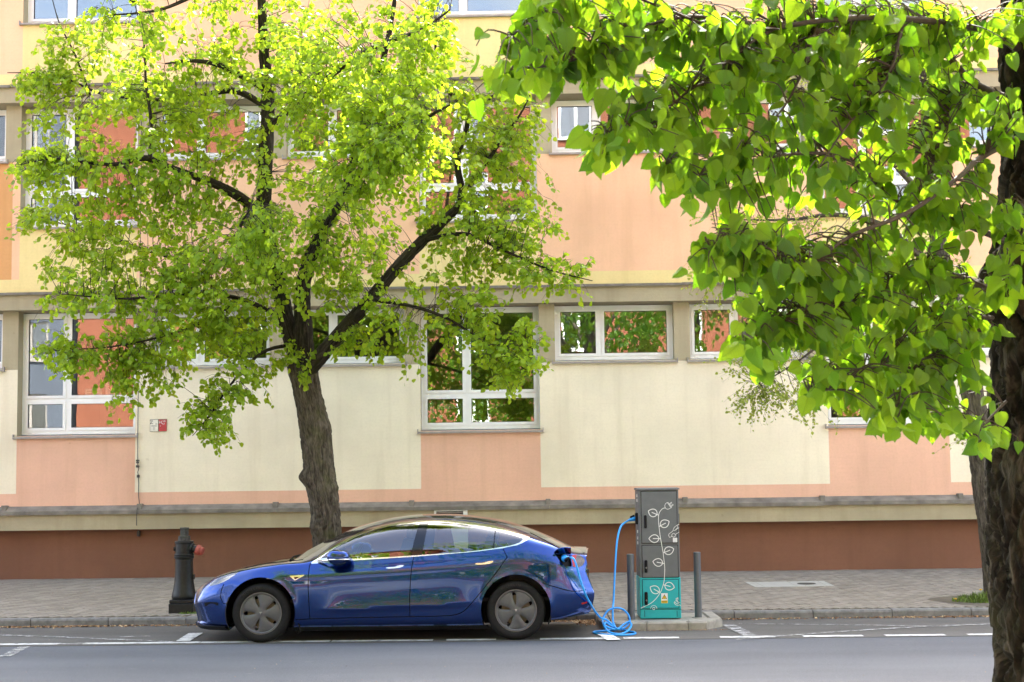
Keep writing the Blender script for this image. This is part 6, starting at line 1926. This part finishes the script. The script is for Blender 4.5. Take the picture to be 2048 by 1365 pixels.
for (cx_, cy_, rx, ry, D, hd, nc) in BM:
    for _ in range(nc):
        a = rt.uniform(0, 6.283); r = rt.random() ** .5
        q = P(cx_ + rx * r * math.cos(a), cy_ + ry * r * math.sin(a), D + rt.gauss(0, hd * .5))
        i, d = nearest(BA, q); root = bn_[i][0]
        if d > 1.5: root = root.lerp(q, 1 - 1.3 / d)
        dirv = q - root
        m1 = root.lerp(q, .5) + Vector((rt.uniform(-.1, .1), rt.uniform(-.1, .1), rt.uniform(-.05, .12)))
        pth = catmull([root, m1, q], 4)
        tw2.tube(pth, [.0042 * (1 - k / 9.5) for k in range(len(pth))], 3, caps=False)
        for s_ in range(3):
            base_ = pth[rt.randint(3, 8)]
            dv = (dirv.normalized() * .6 + Vector((rt.gauss(0, .6), rt.gauss(0, .6), rt.gauss(-.1, .35)))).normalized(); ln = rt.uniform(.15, .36)
            sh = [base_, base_ + dv * ln * .5, base_ + dv * ln + Vector((0, 0, -.03))]
            tw2.tube(sh, [.0018, .0013, .0008], 3, caps=False)
            for k in range(6):
                lp = sh[0].lerp(sh[2], (k + .5) / 6) + Vector((rt.gauss(0, .012), rt.gauss(0, .012), rt.gauss(0, .012)))
                lb2.add(lp, frame_from(dv * .6 + Vector((rt.gauss(0, .6), rt.gauss(0, .6), rt.uniform(-.5, .3))), Vector((rt.gauss(0, .8), rt.gauss(-.6, .6), rt.uniform(0, .9)))), rt.uniform(.030, .052))
tw2.build('twigs', MATS['twig'], lean)['kind'] = 'stuff'
lb2.build('crown', MATS['leaf_back'], lean)

# ================================================================== the near linden at the camera's side of the street
FD = 4.6
near = thing('near_linden', (P(2112, 1300, FD).x, FD, .10), 'big linden with deeply furrowed bark and large leaves hanging over the near road edge', 'tree', 'street lindens')
nx = near.location.x
zf = lambda py: P(2110, py, FD).z
tp = [Vector((nx + .03, FD, .09)), Vector((nx + .0, FD, .35))] + [P(x, y, FD) for x, y in ((2144, 1365), (2130, 1200), (2122, 1050), (2122, 900), (2124, 780), (2124, 660), (2120, 580), (2128, 480), (2138, 330), (2138, 200), (2132, 60), (2126, -100))]
tp += [Vector((nx - .02, FD + .1, 5.2)), Vector((nx + .05, FD + .1, 7.0)), Vector((nx, FD + .2, 9.0))]
tr_ = [.33, .26, .225, .222, .222, .22, .215, .215, .225, .215, .205, .205, .20, .19, .15, .10, .04]
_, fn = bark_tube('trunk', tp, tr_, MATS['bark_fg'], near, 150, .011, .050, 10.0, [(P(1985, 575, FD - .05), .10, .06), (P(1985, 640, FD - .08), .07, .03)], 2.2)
FB = [([(2040, 95, 4.5), (1960, 62, 4.3), (1800, 50, 4.1), (1640, 48, 3.9), (1500, 42, 3.8), (1390, 32, 3.7), (1250, 62, 3.6), (1120, 122, 3.5), (1015, 162, 3.45)], [.03, .024, .018, .014, .011, .009, .007, .005, .003]),
      ([(1560, 46, 3.85), (1505, 90, 3.8), (1440, 150, 3.75), (1380, 190, 3.7), (1300, 250, 3.6), (1215, 298, 3.5)], [.009, .008, .007, .006, .004, .003]),
      ([(1390, 32, 3.7), (1300, 0, 3.6), (1180, -22, 3.5), (1065, 25, 3.4), (1030, 80, 3.4)], [.007, .006, .005, .004, .003]),
      ([(2030, 205, 4.5), (1940, 150, 4.6), (1880, 75, 4.7), (1840, 0, 4.8), (1800, -100, 4.9)], [.03, .025, .018, .012, .008]),
      ([(2040, 275, 4.4), (1960, 322, 4.2), (1910, 350, 4.0), (1820, 430, 3.9), (1720, 478, 3.8), (1620, 520, 3.7), (1520, 500, 3.6), (1425, 508, 3.5)], [.022, .018, .014, .012, .010, .007, .005, .003]),
      ([(2020, 500, 4.4), (1900, 440, 4.3), (1800, 400, 4.2), (1700, 330, 4.0), (1600, 300, 3.9), (1500, 325, 3.8), (1400, 350, 3.7), (1335, 345, 3.6)], [.02, .016, .012, .010, .008, .006, .004, .003]),
      ([(1985, 590, 4.45), (1900, 552, 4.3), (1800, 560, 4.1), (1700, 600, 3.9), (1580, 640, 3.7), (1505, 690, 3.6)], [.024, .018, .013, .009, .006, .003]),
      ([(1990, 645, 4.4), (1900, 682, 4.2), (1830, 760, 4.0), (1790, 850, 3.8)], [.016, .012, .008, .003]),
      ([(1990, 640, 4.4), (1920, 642, 4.2), (1800, 700, 4.0), (1680, 768, 3.8), (1640, 800, 3.7)], [.014, .011, .008, .005, .003]),
      ([(2000, 800, 4.36), (1965, 850, 4.15), (1960, 890, 4.05)], [.008, .005, .003]),
      ([(2060, 420, 4.3), (2030, 480, 4.15), (2005, 545, 4.1), (1995, 600, 4.05)], [.008, .006, .004, .003]),
      ([(1640, 48, 3.9), (1600, 130, 3.8), (1560, 220, 3.75), (1490, 290, 3.7)], [.008, .007, .005, .003]),
      ([(1800, 50, 4.1), (1760, 150, 4.0), (1700, 240, 3.9), (1640, 330, 3.8)], [.008, .007, .005, .003]),
      ([(1940, 150, 4.6), (1900, 250, 4.4), (1870, 330, 4.2), (1850, 400, 4.0)], [.01, .008, .006, .004]),
      # limbs that carry the crown above the picture
      ]
fnodes = []
for pp_, rad in FB:
    _, nd = bark_tube('limb', [P(*a) + Vector((rt.gauss(0, .012), 0, rt.gauss(0, .012))) for a in pp_], [r_ * .55 for r_ in rad], MATS['redtwig'], near, 8, .03, .0015, 3.0, (), rad[0] * 50)
    fnodes += nd
for (a, b, c_) in ((-2.4, 2.6, 6.0), (-1.2, -1.8, 6.4), (1.9, 1.6, 6.6), (-2.0, 4.2, 5.6), (.6, 3.6, 7.2), (2.0, -1.8, 7.0)):
    st = Vector((nx, FD + .1, 4.2 + rt.uniform(0, 1.6)))
    en = Vector((nx + a, FD + b, c_ + .8))
    bark_tube('limb', [st, st.lerp(en, .5) + Vector((0, 0, .5)), en], [.08, .05, .015], MATS['bark'], near, 10, .12, 0)
FA = np.array([[*c_] for c_, r in fnodes])
FM = [(1075, 60, 60, 55, 3.45, 10), (1030, 150, 45, 38, 3.45, 12), (1110, 120, 60, 50, 3.5, 10), (1180, 110, 80, 60, 3.55, 15), (1120, 20, 80, 35, 3.5, 9), (1230, 30, 90, 40, 3.6, 14), (1300, 80, 100, 60, 3.65, 20), (1270, 190, 80, 55, 3.62, 18), (1210, 285, 42, 42, 3.5, 13), (1400, 90, 110, 80, 3.75, 26), (1420, 220, 90, 70, 3.75, 22),
      (1350, 320, 60, 55, 3.65, 15), (1560, 70, 120, 80, 3.9, 34), (1560, 210, 120, 90, 3.9, 38), (1470, 330, 90, 55, 3.75, 14), (1390, 375, 35, 35, 3.7, 6), (1700, 80, 130, 90, 4.1, 42), (1720, 220, 120, 100, 4.1, 44), (1610, 360, 80, 60, 3.9, 12), (1850, 90, 120, 90, 4.4, 44), (1880, 230, 100, 100, 4.4, 40), (1790, 370, 100, 70, 4.1, 20),
      (1900, 420, 90, 80, 4.2, 34), (1500, 470, 85, 40, 3.65, 18), (1440, 520, 45, 45, 3.6, 14), (1550, 545, 100, 60, 3.7, 30), (1680, 540, 110, 70, 3.85, 36), (1510, 640, 55, 65, 3.65, 18), (1530, 715, 30, 40, 3.6, 6), (1640, 660, 100, 55, 3.8, 30), (1800, 540, 100, 70, 4.1, 34), (1900, 580, 70, 70, 4.25, 24), (1790, 670, 100, 60, 4.0, 32),
      (1640, 765, 40, 40, 3.75, 11), (1720, 740, 60, 45, 3.85, 7), (1785, 800, 60, 65, 3.85, 22), (1880, 760, 80, 60, 4.1, 26), (1870, 830, 60, 35, 4.0, 12), (1962, 872, 12, 20, 4.05, 4), (2020, 450, 30, 55, 4.15, 9), (2005, 560, 28, 55, 4.1, 9), (2015, 240, 36, 60, 4.2, 9), (2025, 60, 36, 60, 4.2, 9), (1935, 680, 50, 60, 4.2, 12)]
variants = [leaf_big(.08 + .10 * (k % 3), .10 + .13 * (k % 4), k) for k in range(6)]
placed = []       # (screen size, variant, pos, R, size)
tw3 = MB()
for (cx_, cy_, rx, ry, D, nc) in FM:
    for _ in range(max(1, int(round(nc * 1.9)))):
        a = rt.uniform(0, 6.283); r = rt.random() ** .5
        q = P(cx_ + rx * r * math.cos(a), cy_ + ry * r * math.sin(a) - 18, D + min(max(rt.gauss(.05, .17), -.22), .5))
        i, d = nearest(FA, q); root = fnodes[i][0]
        dirv = q - root
        if dirv.length < .03: dirv = Vector((rt.uniform(-1, 1), rt.uniform(-1, 1), -.3)) * .1; q = root + dirv
        pth = catmull([root, root.lerp(q, .5) + Vector((rt.uniform(-.02, .02), rt.uniform(-.02, .02), .025)), q], 4)
        tw3.tube(pth, [.0030 * (1 - k / 14) for k in range(len(pth))], 5, caps=False)
        nl = 3 if rt.random() < .65 else 2
        for k in range(nl):
            f = 8 - 3 * k - (1 if rt.random() < .5 and k else 0)
            lp = pth[max(f, 2)]
            side = (-1) ** k
            dd = dirv.normalized()
            lat = dd.cross(Vector((0, 0, 1))); lat = lat.normalized() if lat.length > .1 else Vector((1, 0, 0))
            yd = Vector((0, 0, -.95)) + dd * rt.uniform(.1, .6) + lat * side * rt.uniform(.1, .7) + Vector((rt.gauss(0, .25), rt.gauss(0, .2), rt.gauss(0, .2)))
            az_ = rt.uniform(0, 6.283); zd = Vector((math.cos(az_), math.sin(az_) - .25, rt.uniform(-.1, .9)))
            sz = rt.triangular(.026, .069, .047) * (.9 if D > 4.2 else 1.0)
            R3 = frame_from(yd, zd)
            off = Vector((R3[0, 1], R3[1, 1], R3[2, 1])) * sz * .5
            placed.append((sz / lp.y, rt.randrange(6), lp + off, R3, sz))
tw3.build('twigs', MATS['redtwig'], near)['kind'] = 'stuff'
def infr(p, m=40):
    a, b = PROJ(p); return p[1] > .3 and -m < a < 2048 + m and -m < b < 1365 + m
placed = [q for q in placed if q[2].y > .5]
placed.sort(key=lambda q: -(q[0] * (1 if infr(q[2], 0) else .1)))
mesh_v = []
for (V, F, UV) in variants:
    me = bpy.data.meshes.new('leaf'); me.from_pydata([tuple(v) for v in V], [], [tuple(f) for f in F])
    l = me.uv_layers.new(name='UVMap'); li = np.zeros(len(me.loops), dtype=np.int32); me.loops.foreach_get('vertex_index', li)
    l.data.foreach_set('uv', np.array(UV, dtype=np.float32)[li].ravel())
    me.polygons.foreach_set('use_smooth', [True] * len(me.polygons)); me.materials.append(MATS['leaf_fg']); mesh_v.append(me)
batches = [LeafBatch(V, F, UV) for V, F, UV in variants]
nloc = wloc(near)
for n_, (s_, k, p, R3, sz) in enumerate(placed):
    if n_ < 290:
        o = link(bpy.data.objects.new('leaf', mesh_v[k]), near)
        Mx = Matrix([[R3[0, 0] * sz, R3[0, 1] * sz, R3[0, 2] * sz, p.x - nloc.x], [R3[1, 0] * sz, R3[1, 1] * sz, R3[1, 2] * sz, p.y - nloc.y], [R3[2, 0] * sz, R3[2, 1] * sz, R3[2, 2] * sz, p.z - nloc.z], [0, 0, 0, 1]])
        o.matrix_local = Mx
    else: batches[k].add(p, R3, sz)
# the rest of the crown, above and behind the picture
def crown_fill(batch_list, cx_, cy_, cz, rx, ry, rz, n, rg_, size=(.07, .11), reject=True):
    c_ = 0
    while c_ < n:
        a, b, r = rg_.uniform(0, 6.283), math.acos(rg_.uniform(-1, 1)), rg_.uniform(.45, 1.0)
        p = Vector((cx_ + rx * r * math.sin(b) * math.cos(a), cy_ + ry * r * math.sin(b) * math.sin(a), cz + rz * r * math.cos(b)))
        if mnoise.noise(p * .7) < -.22: continue
        if reject and infr(p, 70): c_ += .02; continue
        if p.z < 2.6: c_ += .02; continue
        R3 = frame_from(Vector((rg_.gauss(0, .5), rg_.gauss(0, .5), -1)), Vector((rg_.gauss(0, 1), rg_.gauss(0, 1), .3)))
        rg_.choice(batch_list).add(p, R3, rg_.uniform(*size)); c_ += 1
crown_fill(batches, nx - .3, FD + 1.2, 6.6, 4.4, 5.4, 3.8, 7200, rt, (.10, .16))
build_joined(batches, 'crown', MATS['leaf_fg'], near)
# two more lindens of the near row, outside the picture but mirrored in the panes
for X, lab in ((nx - 8.85, 'linden of the near row opposite the left end of the school'), (nx + 8.85, 'linden of the near row opposite the right end of the school')):
    t_ = thing('near_linden', (X, FD, .10), lab, 'tree', 'street lindens')
    bark_tube('trunk', [(X, FD, .09), (X + .04, FD, 1.5), (X - .03, FD + .1, 3.5), (X, FD, 6), (X, FD, 9)], [.3, .2, .18, .12, .03], MATS['bark'], t_, 16, .15, 0)
    b2 = LeafBatch(*leaf_small())
    crown_fill([b2], X, FD + .2, 5.9, 4.3, 4.0, 4.0, 15000, rt, (.13, .20))
    b2.build('crown', MATS['leaf'], t_)
# garden bushes in front of the orange house, mirrored in the car's flank
for X, Y, rx, rz, lab in ((-3.2, -4.6, 3.6, 3.6, 'tall round garden bush before the middle of the orange house'), (4.6, -5.2, 3.4, 3.2, 'wide garden bush before the right half of the orange house'), (-9.0, -5.0, 2.4, 2.6, 'smaller garden bush before the left half of the orange house')):
    t_ = thing('garden_bush', (X, Y, .10), lab, 'bush', 'garden bushes')
    bark_tube('stem', [(X, Y, .09), (X + .1, Y, 1.2), (X, Y, 3.0)], [.10, .08, .03], MATS['bark'], t_, 8, .2, 0)
    b2 = LeafBatch(*leaf_small())
    for _ in range(7000):
        a, b, r = rt.uniform(0, 6.283), math.acos(rt.uniform(-1, 1)), rt.uniform(.6, 1.0)
        p = Vector((X + rx * r * math.sin(b) * math.cos(a), Y + 2.2 * r * math.sin(b) * math.sin(a), rz + (rz - .15) * r * math.cos(b)))
        b2.add(p, frame_from(Vector((rt.gauss(0, .6), rt.gauss(0, .6), -1)), Vector((rt.gauss(0, 1), rt.gauss(.5, 1), .4))), rt.uniform(.10, .17))
    b2.build('foliage', MATS['leaf_fg'], t_)
